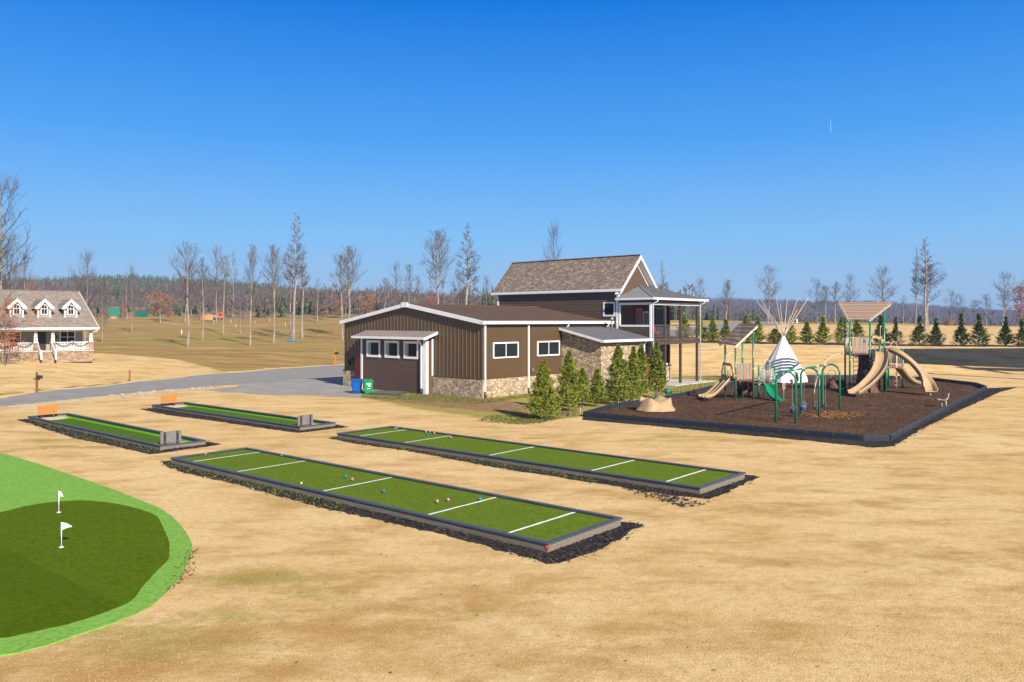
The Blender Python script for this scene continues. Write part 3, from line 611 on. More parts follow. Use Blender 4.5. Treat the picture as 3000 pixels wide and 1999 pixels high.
def timber_frame(t, ln, wd, zc, side_in=.035, cap=.14):
    th = .038
    for (x0, x1, y0, y1) in ((0, ln, 0, cap), (0, ln, wd-cap, wd), (0, cap, cap+.003, wd-cap-.003), (ln-cap, ln, cap+.003, wd-cap-.003)):
        n = max(1, round((x1-x0)/4.8)); m = MB()
        for i in range(n): m.box(x0+(x1-x0)*i/n+(.003 if i else 0), x0+(x1-x0)*(i+1)/n, y0, y1, zc-th, zc)
        m.build('cap_board', 'cap_board', t)
    s = side_in; w = .045
    for (x0, x1, y0, y1) in ((s, ln-s, s, s+w), (s, ln-s, wd-s-w, wd-s), (s, s+w, s+w+.002, wd-s-w-.002), (ln-s-w, ln-s, s+w+.002, wd-s-w-.002)):
        n = max(1, round((x1-x0)/3.6)); m = MB()
        for i in range(n): m.box(x0+(x1-x0)*i/n+(.004 if i else 0), x0+(x1-x0)*(i+1)/n, y0, y1, -.02, zc-th-.002)
        m.build('side_board', 'side_board', t)
KEEP = [[(p.x, p.y) for p in fr]]
def bocce(corners, lines, label, zc=.23):
    k = frame_of(*corners, zc); zt_ = .165
    t = thing('bocce_court', label, 'bocce court', tuple(k.o), k.rz, 'bocce courts on the lawn')
    timber_frame(t, k.ln, k.wd, zc)
    MB().box(.082, k.ln-.082, .082, k.wd-.082, .01, zt_).build('turf', 'turf_bocce', t)
    for (a, b) in lines:
        p = k.loc(a[0], a[1], zt_); q = k.loc(b[0], b[1], zt_); x = (p[0]+q[0])/2
        n = 14; m = MB(); vs = []; rr = random.Random(int(x*10))
        for i in range(n+1):
            y = .145+(k.wd-.29)*i/n; xx = x+.25*(p[0]-x)*(1-2*i/n)+rr.uniform(-.008, .008); w = .045+rr.uniform(-.005, .005); vs += [(xx-w, y, zt_+.004), (xx+w, y, zt_+.004)]
        m.add(vs, [(2*i, 2*i+1, 2*i+3, 2*i+2) for i in range(n)]); m.build('court_line', 'line_white', t)
    k.zt = zt_; k.t = t; KEEP.append([(p.x, p.y) for p in k.corners]); return k
cA = bocce([(497.6, 1340.5), (722, 1310.6), (1827, 1516.7), (1602, 1592.5)],
      [((571.4, 1351.7), (770.6, 1324.2)), ((696.5, 1382.3), (902.2, 1349.4)), ((938, 1441.2), (1149.8, 1398.3)), ((1248, 1510.2), (1459.4, 1455.8)), ((1491, 1561.2), (1694.7, 1498))],
      'long green bocce court nearest the camera, with an orange tag on its corner')
cB = bocce([(985, 1268.5), (1146.3, 1248.3), (2186, 1384), (2052, 1429.5)],
      [((1059.2, 1277.1), (1196.9, 1258.4)), ((1188, 1297), (1326.6, 1275.6)), ((1433.4, 1334.5), (1569.7, 1308.4)), ((1727.9, 1380.4), (1861.2, 1348)), ((1948.7, 1412.8), (2073, 1374.4))],
      'long green bocce court farther back, toward the playground')
m = MB(); m.box(-.05, .05, -.006, 0, -.075, .03, Matrix.Rotation(R(35), 4, 'Y')); tg = m.build('corner_tag', 'orange_tag', cA.t); tg.location = (cA.ln-.01, .024, .16)
def ball(px, py, k, col, label, r=.055):
    p = G(px, py, k.zt+r)
    o = MB().sphere((0, 0, 0), r, 20, 12).build('bocce_ball' if r > .04 else 'target_ball', 'ball_'+col, None, True); o.location = p
    tag(o, label, 'ball', 'bocce balls on the courts')
for a in [(602, 1329.6, cA, 'pink', 'pink ball against the left end board of the nearest bocce court'),
          (824.7, 1334.4, cA, 'teal', 'teal ball by the far side board between the first two lines of the nearest court'),
          (1012.7, 1395.6, cA, 'teal', 'teal ball beside a pink one near the middle line of the nearest court'),
          (1031.8, 1404.4, cA, 'pink', 'pink ball beside a teal one near the middle line of the nearest court'),
          (1124.3, 1439.1, cA, 'teal', 'teal ball alone just right of the middle line of the nearest court'),
          (1280.9, 1469.1, cA, 'pink', 'left one of two pink balls close together on the nearest court'),
          (1312.5, 1464.3, cA, 'pink', 'right one of two pink balls close together on the nearest court'),
          (1406.4, 1462, cA, 'teal', 'teal ball touching the fourth white line of the nearest court'),
          (1079.7, 1259.6, cB, 'teal', 'teal ball against the left end board of the farther bocce court'),
          (1164.8, 1253.6, cB, 'teal', 'teal ball in the far left corner of the farther bocce court'),
          (1158.2, 1255.7, cB, 'pink', 'pink ball in the far left corner of the farther bocce court'),
          (1247.8, 1265.2, cB, 'pink', 'left pink ball of the four-ball cluster on the farther court'),
          (1252.3, 1272.7, cB, 'teal', 'nearer teal ball of the four-ball cluster on the farther court'),
          (1259.4, 1267, cB, 'teal', 'farther teal ball of the four-ball cluster on the farther court'),
          (1272.2, 1269.4, cB, 'pink', 'right pink ball of the four-ball cluster on the farther court'),
          (1320.7, 1281.9, cB, 'pink', 'pink ball alone just past the second line of the farther court')]: ball(*a)
ball(882.9, 1415.3, cA, 'white', 'small white target ball on the nearest bocce court', .034)
# ---------------------------------------------------------------- horseshoe courts
def horseshoe(corners, label, lab2, zc=.2):
    k = frame_of(*corners, zc)
    t = thing('horseshoe_court', label, 'horseshoe court', tuple(k.o), k.rz, 'horseshoe courts on the lawn')
    timber_frame(t, k.ln, k.wd, zc)
    ln, wd = k.ln, k.wd; e = 1.75
    MB().box(.082, ln-.082, .082, wd-.082, .01, .05).build('turf_border', 'turf_light', t)
    MB().box(e+.1, ln-e-.05, .10, wd-.42, .051, .058).build('turf_lane', 'turf_mid', t)
    for i, x in enumerate((.75, ln-.75)):
        m = MB(); pts = [(x+.62*math.cos(a)*(1 if abs(math.cos(a)) < .8 else 1.05), wd/2+(wd/2-.3)*math.sin(a)) for a in [j*math.pi/12 for j in range(24)]]
        m.prism(pts, .051, .07); m.build('sand_pit', 'sand', t)
        m = MB(); m.tube([(x+(.1 if i == 0 else -.1), wd/2, .05), (x+(.14 if i == 0 else -.14), wd/2, .5)], .013, 8); m.build('stake', 'galvanised', t)
    k.t = t; KEEP.append([(p.x, p.y) for p in k.corners])
    return k
hA = horseshoe([(80.4, 1219.8), (199, 1209.8), (607, 1290), (466.7, 1306)], 'narrow horseshoe court with orange backboard, nearer the putting green', '')
hB = horseshoe([(444.6, 1186), (540, 1177.6), (984.6, 1237.7), (879, 1250.5)], 'narrow horseshoe court with orange backboard, nearer the road', '')
def backboard(k, x, kind, label, w, h, z0, yc):
    # stands across the court: boards in the local YZ plane
    t = thing('backboard', label, 'backboard', tuple(k.o+k.ax*x+k.ay*yc), k.rz+R(-4 if kind == 'orange' else 3), 'backboards of the horseshoe courts')
    for i in range(3):
        m = MB(); m.box(-.02, .02, -w/2, w/2, z0+h*i/3+.004, z0+h*(i+1)/3); m.build('board', 'orange_board' if kind == 'orange' else 'grey_board', t)
    for s in (-.3, .3):
        sx = -.048 if kind == 'orange' else .024
        m = MB(); m.box(sx, sx+.024, w*s-.05, w*s+.05, .05, z0+h-(.02 if kind != 'orange' else .05)); m.build('steel_strap', 'black_plastic', t)
        for zz in (.12, .8):
            m = MB(); m.tube([(sx+.01, w*s, z0+h*zz), (sx+.035, w*s, z0+h*zz)], .018, 8); m.build('bolt', 'galvanised', t)
backboard(hA, .45, 'orange', 'orange wooden backboard at the left end of the nearer horseshoe court', .95, .50, .25, hA.wd*.42)
backboard(hA, hA.ln-.95, 'grey', 'weathered grey backboard with black straps at the right end of the nearer horseshoe court', .95, .50, .12, hA.wd*.45)
backboard(hB, .45, 'orange', 'orange wooden backboard at the left end of the farther horseshoe court', .95, .50, .25, hB.wd*.42)
backboard(hB, hB.ln-.95, 'grey', 'weathered grey backboard with black straps at the right end of the farther horseshoe court', .95, .50, .12, hB.wd*.45)
for b_ in (bA, bB, bC, bD): KEEP.append([(p.x, p.y) for p in b_])
straw()
# ================================================================ BUILDINGS
def W(face, c):
    return {'-X': lambda s, o, z: (c-o, s, z), '+X': lambda s, o, z: (c+o, s, z),
            '-Y': lambda s, o, z: (s, c-o, z), '+Y': lambda s, o, z: (s, c+o, z)}[face]
def wbox(m, w, s0, s1, o0, o1, z0, z1):
    v = [w(s0, o0, z0), w(s1, o0, z0), w(s1, o1, z0), w(s0, o1, z0), w(s0, o0, z1), w(s1, o0, z1), w(s1, o1, z1), w(s0, o1, z1)]
    return m.add(v, [(0, 3, 2, 1), (4, 5, 6, 7), (0, 1, 5, 4), (1, 2, 6, 5), (2, 3, 7, 6), (3, 0, 4, 7)])
def lap(m, w, f0, f1, z0, z1, h=.18, t=.042):
    n = max(1, round((z1-z0)/h)); h = (z1-z0)/n
    for i in range(n):
        a = z0+i*h; b = a+h
        m.add([w(f0(a), t, a), w(f1(a), t, a), w(f1(b), .004, b), w(f0(b), .004, b), w(f0(a), 0, a), w(f1(a), 0, a)], [(0, 1, 2, 3), (4, 5, 1, 0)])
    return m
def window(w, s0, s1, z0, z1, par, panes=2, fr=.09, label=None, mull=.06, rows=1, mat='white_trim', out=.085):
    m = MB()
    wbox(m, w, s0, s1, -.01, out, z0, z0+fr); wbox(m, w, s0, s1, -.01, out, z1-fr, z1)
    wbox(m, w, s0, s0+fr, -.01, out-.002, z0+fr, z1-fr); wbox(m, w, s1-fr, s1, -.01, out-.002, z0+fr, z1-fr)
    iw = (s1-s0-2*fr-mull*(panes-1))/panes
    for i in range(1, panes): a = s0+fr+i*iw+(i-1)*mull; wbox(m, w, a, a+mull, -.01, out-.01, z0+fr, z1-fr)
    if rows == 2: wbox(m, w, s0+fr, s1-fr, -.01, out-.014, (z0+z1)/2-.025, (z0+z1)/2+.025)
    o = m.build('window', mat, par)
    for i in range(panes):
        a = s0+fr+i*(iw+mull)
        MBp = MB(); wbox(MBp, w, a, a+iw, .044, .052, z0+fr, z1-fr); MBp.build('pane', 'glass', o)
        if s1-s0 < 1.8 and z0 < 2.6 and z0 > 2.5:
            cu = MB(); wbox(cu, w, s1-fr-.34, s1-fr, .053, .058, z0+fr, z1-fr); cu.build('curtain', 'curtain_pale', o); cu = MB(); wbox(cu, w, (s0+s1)/2-.02, (s0+s1)/2+.02, .053, .062, z0+fr, z1-fr); cu.build('mullion', 'black_plastic', o)
    return o
def downspout(par, w, s, ztop, zbot, o=.05, elbow=.25, boot=True):
    m = MB(); ww = .055
    m.bar(w(s, o+elbow, ztop), w(s, o+ww, ztop-elbow*.9), .11, .11); m.bar(w(s, o+ww, ztop-elbow*.85), w(s, o+ww, zbot), .11, .11)
    d = m.build('downspout', 'white_trim', par)
    if boot: MB().tube([w(s, o+ww, zbot+.02), w(s, o+ww, zbot-.22), w(s, o+ww+.10, zbot-.36)], .075, 10).build('boot', 'black_plastic', d, True)
    return d
CB = Vector((-2.05, 55.5, 0)); RB = R(48.2)
# ---- metal barn
t = thing('metal_barn', 'brown ribbed metal hall with low gable roof, white trim and stone skirt', 'building', tuple(CB), RB)
zt_g = lambda Y: 5.22+1.32*(1-abs(Y-7.95)/7.95)
m = MB(); L_ = 15.48
pent = [(0, 0), (15.9, 0), (15.9, 5.22), (7.95, 6.54), (0, 5.22)]
n = 5; m.add([(0, y, z) for y, z in pent]+[(L_, y, z) for y, z in pent], [(0, 1, 2, 3, 4), (9, 8, 7, 6, 5)]+[(i, n+i, n+(i+1) % n, (i+1) % n) for i in range(n)])
def rib(m, w, s, z0, z1, b=.045, tp=.016, h=.036):
    m.add([w(s-b, .001, z0), w(s-tp, h, z0), w(s+tp, h, z0), w(s+b, .001, z0), w(s-b, .001, z1), w(s-tp, h, z1), w(s+tp, h, z1), w(s+b, .001, z1)], [(0, 1, 5, 4), (1, 2, 6, 5), (2, 3, 7, 6), (0, 3, 2, 1)])
wG = W('-X', 0); wL = W('-Y', 0)
for i in range(1, 40): y = i*.3975; rib(m, wG, y, 1.3, zt_g(y)-.02)
for i in range(0, 39):
    x = .2+i*.3975; rib(m, wL, x, 1.3, 5.2, .03, .012, .022)
m.build('wall', 'brown_metal', t)
m = MB(); wbox(m, wG, -.08, 5.02, 0, .09, -.3, 1.3); wbox(m, wL, 0, 8.88, 0, .08, -.3, 1.3); m.build('stone_skirt', 'stone', t)
m = MB(); wbox(m, wG, 14.4, 15.98, 0, .09, -.3, 1.3); m.build('stone_skirt', 'stone', t)
m = MB(); wbox(m, wG, -.10, 5.02, 0, .12, 1.302, 1.36); wbox(m, wL, 0, 8.88, 0, .11, 1.302, 1.36); m.build('sill_flashing', 'brown_metal', t)
m = MB(); wbox(m, wG, 14.4, 16.0, 0, .12, 1.302, 1.36); m.build('sill_flashing', 'brown_metal', t)
m = MB(); wbox(m, wL, -.02, .30, .0, .04, 1.36, 5.2); wbox(m, wG, -.03, .08, 0, .045, 1.36, 5.2); m.build('corner_flashing', 'brown_metal', t)
m = MB()
for sgn in (-1, 1):
    y0 = 7.95; y1 = 7.95+sgn*8.2; z0 = 6.66; z1 = 6.66-8.2*.166
    m.slab([(-.22, y0, z0), (L_-.02, y0, z0), (L_-.02, y1, z1), (-.22, y1, z1)], .07)
    for i in range(38): x = .05+i*.405; m.add([(x-.04, y0, z0+.001), (x, y0, z0+.035), (x+.04, y0, z0+.001), (x-.04, y1, z1+.001), (x, y1, z1+.035), (x+.04, y1, z1+.001)], [(0, 1, 4, 3), (1, 2, 5, 4)])
m.bar((-.25, 7.95, 6.68), (L_-.05, 7.95, 6.68), .3, .05)
m.build('roof', 'brown_roof', t)
for sgn in (-1, 1):
    m = MB(); y1 = 7.95+sgn*8.28; z1 = 6.60-8.28*.166
    m.add([(-.30, 7.95, 6.74), (-.30, y1, z1+.14), (-.30, y1, z1-.12), (-.30, 7.95, 6.46), (-.12, 7.95, 6.74), (-.12, y1, z1+.14), (-.12, y1, z1-.12), (-.12, 7.95, 6.46)], [(0, 1, 2, 3), (7, 6, 5, 4), (0, 4, 5, 1), (3, 2, 6, 7), (1, 5, 6, 2)])
    m.build('rake_trim', 'white_trim', t)
for y in (-.30, 16.04):
    m = MB(); m.box(-.32, L_+.1, y-.10, y+.10, 5.16, 5.38); m.build('gutter', 'white_trim', t)
MB().box(-.33, -.30, 7.55, 8.35, 6.42, 6.80).build('ridge_cap', 'white_trim', t)
for s in (.12, 4.78): downspout(t, wL, s, 5.18, .42, .07 if s > 1 else .07, .12)
for s in (9.45, 14.9):
    m = MB(); m.tube([wL(s, .25, 5.18), wL(s, .25, 5.05), wL(s, .12, 4.95), wL(s, .12, 4.86), wL(s, .28, 4.78)], .07, 8); m.build('spout_elbow', 'white_trim', t, True)
window(wL, 1.01, 3.72, 2.72, 3.86, t, 2, .10); window(wL, 5.88, 8.56, 2.72, 3.86, t, 2, .10)
m = MB(); wbox(m, wL, 5.2, 5.42, .02, .12, 1.62, 1.86); m.build('outlet_box', 'galvanised', t)
m = MB(); wbox(m, wG, 13.2, 14.38, .02, .05, -.05, 2.42); d = m.build('door', 'red_paint', t)
m = MB(); m.tube([wG(14.2, .05, 1.0), wG(14.2, .13, 1.0)], .03, 8); m.build('handle', 'galvanised', d)
m = MB(); m.tube([wG(15.0, 0, 2.15), wG(15.0, .22, 2.25)], .03, 6); m.box(-.36, -.16, 14.9, 15.15, 1.75, 2.15); m.box(-.3, -.1, 14.55, 14.7, 2.2, 2.35); m.build('wall_lamp', 'black_plastic', t)
# vestibule
X0 = -.7; wV = W('-X', X0)
m = MB(); m.box(X0, -.035, 5.08, 12.65, -.2, 4.12); m.build('vestibule_wall', 'brown_siding', t)
m = MB(); lap(m, wV, lambda z: 5.08, lambda z: 12.65, .02, 4.1, .19); wr = W('-Y', 5.08); lap(m, wr, lambda z: X0, lambda z: -.04, .02, 4.1, .19); wl_ = W('+Y', 12.65); lap(m, wl_, lambda z: X0, lambda z: -.04, .02, 4.1, .19)
m.build('siding', 'brown_siding', t)
m = MB(); wbox(m, wV, 4.98, 5.30, .03, .10, 0, 4.1); wbox(m, wr, X0, X0+.16, .03, .09, 0, 4.1); wbox(m, wr, -.18, -.04, .03, .07, 1.3, 4.1); wbox(m, wV, 12.52, 12.72, .03, .08, 0, 4.1); wbox(m, wV, 5.3, 12.5, .03, .06, 3.98, 4.1)
m.build('corner_trim', 'white_trim', t)
for (a, b) in ((10.28, 11.96), (8.04, 9.73), (5.83, 7.49)): window(wV, a, b, 2.55, 3.87, t, 1, .17, out=.10)
m = MB(); m.slab([(-1.28, 4.55, 4.20), (-1.28, 13.05, 4.20), (-.02, 13.05, 4.62), (-.02, 4.55, 4.62)], .05)
for i in range(27): y = 4.7+i*.315; m.add([(-1.28, y-.03, 4.201), (-1.28, y, 4.235), (-1.28, y+.03, 4.201), (-.02, y-.03, 4.621), (-.02, y, 4.655), (-.02, y+.03, 4.621)], [(0, 1, 4, 3), (1, 2, 5, 4)])
m.build('canopy_roof', 'taupe_roof', t)
m = MB(); m.box(-1.42, -1.28, 4.5, 13.1, 4.02, 4.20); m.box(-1.28, -.9, 4.6, 13.0, 4.04, 4.10)
m.add([(-1.28, 4.52, 4.0), (-1.28, 4.52, 4.18), (-.03, 4.52, 4.60), (-.03, 4.52, 4.40), (-1.28, 4.56, 4.0), (-1.28, 4.56, 4.18), (-.03, 4.56, 4.60), (-.03, 4.56, 4.40)], [(0, 1, 2, 3), (7, 6, 5, 4), (0, 3, 7, 4), (1, 5, 6, 2)])
m.build('gutter', 'white_trim', t)
downspout(t, wV, 5.42, 4.02, .40, .10, .42)
# ---- stone annex
t = thing('stone_annex', 'rough stone annex with flat-pitched grey metal roof and vent pipe, behind the cypress trees', 'building', tuple(CB), RB)
m = MB(); y0 = -3.74
m.add([(8.9, 0, -.3), (8.9, y0, -.3), (14.9, y0, -.3), (14.9, 0, -.3), (8.9, 0, 4.72), (8.9, y0, 3.9), (14.9, y0, 3.9), (14.9, 0, 4.72)], [(0, 3, 2, 1), (4, 5, 6, 7), (0, 1, 5, 4), (1, 2, 6, 5), (2, 3, 7, 6), (3, 0, 4, 7)])
m.build('wall', 'stone', t)
m = MB(); a = [(8.5, .0-.05, 4.90), (8.5, -4.15, 3.98), (15.25, -4.15, 3.98), (15.25, -.05, 4.90)]; m.slab(a, .05)
for i in range(18): x = 8.6+i*.385; m.add([(x-.02, -4.15, 3.982), (x-.02, -4.15, 4.02), (x+.02, -4.15, 4.02), (x+.02, -4.15, 3.982), (x-.02, -.05, 4.902), (x-.02, -.05, 4.94), (x+.02, -.05, 4.94), (x+.02, -.05, 4.902)], [(0, 1, 5, 4), (1, 2, 6, 5), (2, 3, 7, 6)])
m.build('roof', 'grey_roof', t)
m = MB(); m.add([(8.46, -.05, 4.68), (8.46, -4.18, 3.76), (8.46, -4.18, 3.95), (8.46, -.05, 4.87), (8.5, -.05, 4.68), (8.5, -4.18, 3.76), (8.5, -4.18, 3.95), (8.5, -.05, 4.87)], [(0, 1, 2, 3), (7, 6, 5, 4), (0, 4, 5, 1), (3, 2, 6, 7)])
m.box(8.5, 15.3, -4.30, -4.16, 3.78, 3.96); m.build('fascia', 'white_trim', t)
downspout(t, W('-Y', y0), 14.75, 3.78, .4, .0, .3, False)
m = MB(); m.cyl((14.0, -1.2), .085, 4.6, 5.5, 12); m.cyl((14.0, -1.2), .13, 5.42, 5.68, 12); m.build('vent_pipe', 'galvanised', t, True)
# ---- two storey house
t = thing('two_storey_house', 'two storey brown lap-sided house with steep shingle roof and raised corner porch', 'building', tuple(CB), RB)
xa, xb, ya, yb = 15.5, 20.7, -.78, 12.9; xe = 23.5; xr = 18.1
m = MB(); m.add([(xa, ya, -.3), (xb, ya, -.3), (xb, ya, 7.85), (xr, ya, 10.7), (xa, ya, 7.85), (xa, yb, -.3), (xb, yb, -.3), (xb, yb, 7.85), (xr, yb, 10.7), (xa, yb, 7.85)], [(0, 1, 2, 3, 4), (9, 8, 7, 6, 5), (0, 5, 6, 1), (1, 6, 7, 2), (2, 7, 8, 3), (3, 8, 9, 4), (4, 9, 5, 0)])
m.box(xb+.01, xe, ya+.006, 6, -.3, 7.2); m.build('wall', 'brown_siding', t)
wA = W('-X', xa); wF = W('-Y', ya)
m = MB(); lap(m, wA, lambda z: ya, lambda z: yb, 2.0, 7.84, .2)
lap(m, wF, lambda z: xa+max(0, (z-7.85))*.912, lambda z: xb-max(0, (z-7.85))*.912, 3.9, 10.5, .2)
lap(m, W('-Y', ya), lambda z: xa, lambda z: xb-.02, .02, 3.5, .2)
m.build('siding', 'brown_siding', t)
m = MB(); wbox(m, wF, 19.6, xe, .03, .05, 3.95, 7.0)
for i in range(10): wbox(m, wF, 19.7+i*.4, 19.76+i*.4, .05, .08, 3.95, 7.0)
wbox(m, wF, 19.7, xe, .03, .05, 1.35, 3.5); m.build('batten_panel', 'shaded_batten', t)
m = MB()
m.slab([(15.27, -1.33, 8.15), (15.27, 13.4, 8.15), (xr, 13.4, 11.05), (xr, -1.33, 11.05)], .13); m.slab([(21.14, -1.33, 7.93), (21.14, 13.4, 7.93), (xr, 13.4, 11.05), (xr, -1.33, 11.05)], .13)
m.build('roof', 'shingle_brown', t)
m = MB(); m.bar((xr, -1.35, 11.06), (xr, 13.42, 11.06), .26, .05); m.build('ridge_cap', 'shingle_brown', t)
for s in (-1, 1):
    m = MB(); x1 = xr+s*3.08
    for (yy, dz) in ((-1.38, 0),):
        m.add([(xr, yy, 11.0), (x1, yy, 7.84), (x1, yy, 7.58), (xr, yy, 10.68), (xr, yy+.05, 11.0), (x1, yy+.05, 7.84), (x1, yy+.05, 7.58), (xr, yy+.05, 10.68)], [(0, 1, 2, 3), (7, 6, 5, 4), (0, 4, 5, 1), (3, 2, 6, 7), (1, 5, 6, 2)])
    m.build('rake_board', 'white_trim', t)
    m = MB(); m.add([(xr, -1.33, 10.72), (x1, -1.33, 7.60), (x1, ya+.02, 7.60), (xr, ya+.02, 10.72)], [(0, 1, 2, 3)])
    m.add([(xr, ya-.04, 10.66), (x1-s*.3, ya-.04, 7.85), (x1-s*.3, ya-.04, 7.62), (xr, ya-.04, 10.43)], [(0, 1, 2, 3)]); m.build('soffit', 'white_trim', t)
m = MB(); m.box(15.12, 15.26, -1.38, 13.45, 7.84, 8.06); m.box(15.26, xa-.03, -1.3, 13.4, 7.82, 7.88); m.build('gutter', 'white_trim', t)
m = MB(); wbox(m, wA, ya-.03, ya+.16, .03, .07, 3.9, 7.62); wbox(m, wA, yb-.16, yb+.03, .03, .07, 4, 7.62); wbox(m, wF, xa-.03, xa+.16, .03, .07, 6.9, 7.62); m.build('corner_trim', 'white_trim', t)
window(wA, -.52, .70, 5.76, 6.98, t, 1, .13)
# upper porch
m = MB(); m.box(xa, 23.45, -3.92, ya-.09, 3.80, 3.94)
for i in range(17): m.box(xa+.1+i*.48, xa+.15+i*.48, -4.06, -3.93, 3.60, 3.79)
m.box(xa-.02, 23.5, -4.0, -3.93, 3.42, 3.78); m.box(xa, xa+.06, -3.92, ya-.09, 3.45, 3.79); m.build('porch_deck', 'brown_timber', t)
for x in (15.62, 17.9, 20.45, 23.33):
    MB().box(x-.09, x+.09, -3.9, -3.72, .03, 6.7).build('porch_post', 'brown_timber', t)
for y in (-.98,): MB().box(23.24, 23.42, y-.09, y+.09, .03, 6.7).build('porch_post', 'brown_timber', t)
m = MB(); m.box(xa-.04, 23.5, -3.96, -3.68, 6.9, 7.1); m.box(xa-.04, xa+.14, -3.66, ya-.09, 6.9, 7.1); m.box(23.3, 23.5, -3.66, ya-.09, 6.9, 7.1); m.build('porch_beam', 'brown_siding', t)
m = MB(); m.box(xa-.07, 23.53, -3.99, -3.66, 6.70, 6.88); m.box(xa-.07, xa+.12, -3.64, ya-.09, 6.70, 6.88)
m.box(xa-.06, xa+.02, ya-.26, ya-.10, 4.95, 6.68); m.box(xa-.06, xa+.05, -3.9, ya-.28, 4.90, 5.06); m.box(xa-.07, xa+.06, -4.02, -3.86, 3.9, 6.68); m.build('porch_trim', 'white_trim', t)
m = MB(); lap(m, wA, lambda z: -3.85, lambda z: ya-.08, 3.62, 4.9, .2); m.box(xa+.001, xa+.05, -3.85, ya-.09, 3.95, 4.88); m.build('half_wall', 'brown_siding', t)
m = MB(); e0, e1, e2 = 15.05, 23.95, -4.45; tz = 8.42; hl = e0+3.62; hr = e1-3.62
m.add([(e0, e2, 7.28), (e1, e2, 7.28), (hr, ya-.06, tz), (hl, ya-.06, tz), (e0, ya-.06, 7.28), (e1, ya-.06, 7.28)], [(0, 1, 2, 3), (0, 3, 4), (1, 5, 2), (4, 3, 2, 5), (0, 4, 5, 1)])
for i in range(1, 23):
    x = e0+i*(e1-e0)/23; k = min(1, (x-e0)/3.62, (e1-x)/3.62); m.bar((x, e2, 7.30), (x, e2+3.6*k, 7.30+1.14*k), .03, .04)
for i in range(1, 10):
    y = e2+i*.38; k = min(1, (y-e2)/3.6)
    if k > 0: m.bar((e0, y, 7.30), (e0+3.62*k, y, 7.30+1.14*k), .03, .04)
m.bar((e0, e2, 7.31), (hl, ya-.06, tz+.03), .16, .05)
m.build('porch_roof', 'grey_roof', t)
m = MB(); m.box(e0-.06, e1+.06, e2-.14, e2, 7.10, 7.27); m.box(e0-.14, e0, e2-.14, ya-.09, 7.10, 7.27); m.box(e1, e1+.14, e2, ya-.06, 7.1, 7.27); m.box(e0, e1, e2, ya-.1, 7.11, 7.15); m.build('porch_fascia', 'white_trim', t)
def pspout(x, y):
    m = MB(); m.tube([(x, -4.5, 7.12), (x, -4.5, 6.98), (x, -4.08, 6.8), (x, -4.08, .1)], .06, 8); m.build('downspout', 'white_trim', t, True)
pspout(15.66, 0); pspout(23.45, 0)
for (a, b) in ((15.74, 17.80), (18.0, 20.35), (20.55, 23.23)):
    m = MB(); m.box(a, b, -3.86, -3.76, 4.98, 5.07); m.box(a, b, -3.84, -3.78, 4.06, 4.12); m.box(a, a+.04, -3.85, -3.77, 4.12, 4.98); m.box(b-.04, b, -3.85, -3.77, 4.12, 4.98)
    r = m.build('railing', 'brown_timber', t); m = MB()
    k = int((b-a)/.13)
    for i in range(1, k): x = a+(b-a)*i/k; m.box(x-.005, x+.005, -3.813, -3.803, 4.12, 4.98)
    for i in range(1, 7): z = 4.12+.86*i/7; m.box(a, b, -3.815, -3.805, z-.004, z+.004)
    m.build('wire_mesh', 'chain', r)
m = MB(); wbox(m, wF, 18.0, 19.05, .03, .09, 3.95, 6.5); d = m.build('door', 'red_paint', t)
m = MB(); wbox(m, wF, 18.25, 18.8, .09, .10, 4.3, 6.25); m.build('pane', 'curtain', d)
m = MB(); wbox(m, wF, 19.2, 20.2, .05, .10, 4.2, 6.2); d = m.build('window', 'white_trim', t); m = MB(); wbox(m, wF, 19.3, 20.1, .10, .11, 4.3, 6.1); m.build('pane', 'curtain', d)
m = MB(); wbox(m, wF, 19.5, 20.35, .03, .09, .02, 2.55); m.build('door', 'red_paint', t)
m = MB(); wbox(m, wF, 20.4, 21.9, .05, .07, .05, 2.5); m.build('patio_door', 'glass', t)
m = MB(); wbox(m, wF, 22.0, 23.6, .02, .28, -.2, 1.3); m.box(xe-.01, xe+.12, ya-.2, 6, -.2, 1.3); m.build('stone_skirt', 'stone', t)
m = MB(); wbox(m, wF, 21.9, 23.62, .02, .34, 1.31, 1.40); m.build('sill', 'brown_timber', t)
m = MB(); wbox(m, wF, 22.1, 23.5, .05, .13, 1.42, 1.56); wbox(m, wF, 23.36, 23.5, .05, .13, 1.56, 3.4); m.build('window_trim', 'white_trim', t)
m = MB(); m.tube([(16.2+i*.22, -3.7, 6.62-.22*math.sin(i/9*math.pi)) for i in range(10)], .02, 5); m.build('light_string', 'play_green', t)
m = MB(); m.box(17.8, 24.9, -4.9, ya-.3, .008, .07); o = m.build('patio', 'concrete'); o.location = CB; o.rotation_euler = (0, 0, RB); tag(o, kind='structure')
def Bl(x, y, z=0): return CB+Vector((math.cos(RB)*x-math.sin(RB)*y, math.sin(RB)*x+math.cos(RB)*y, z))
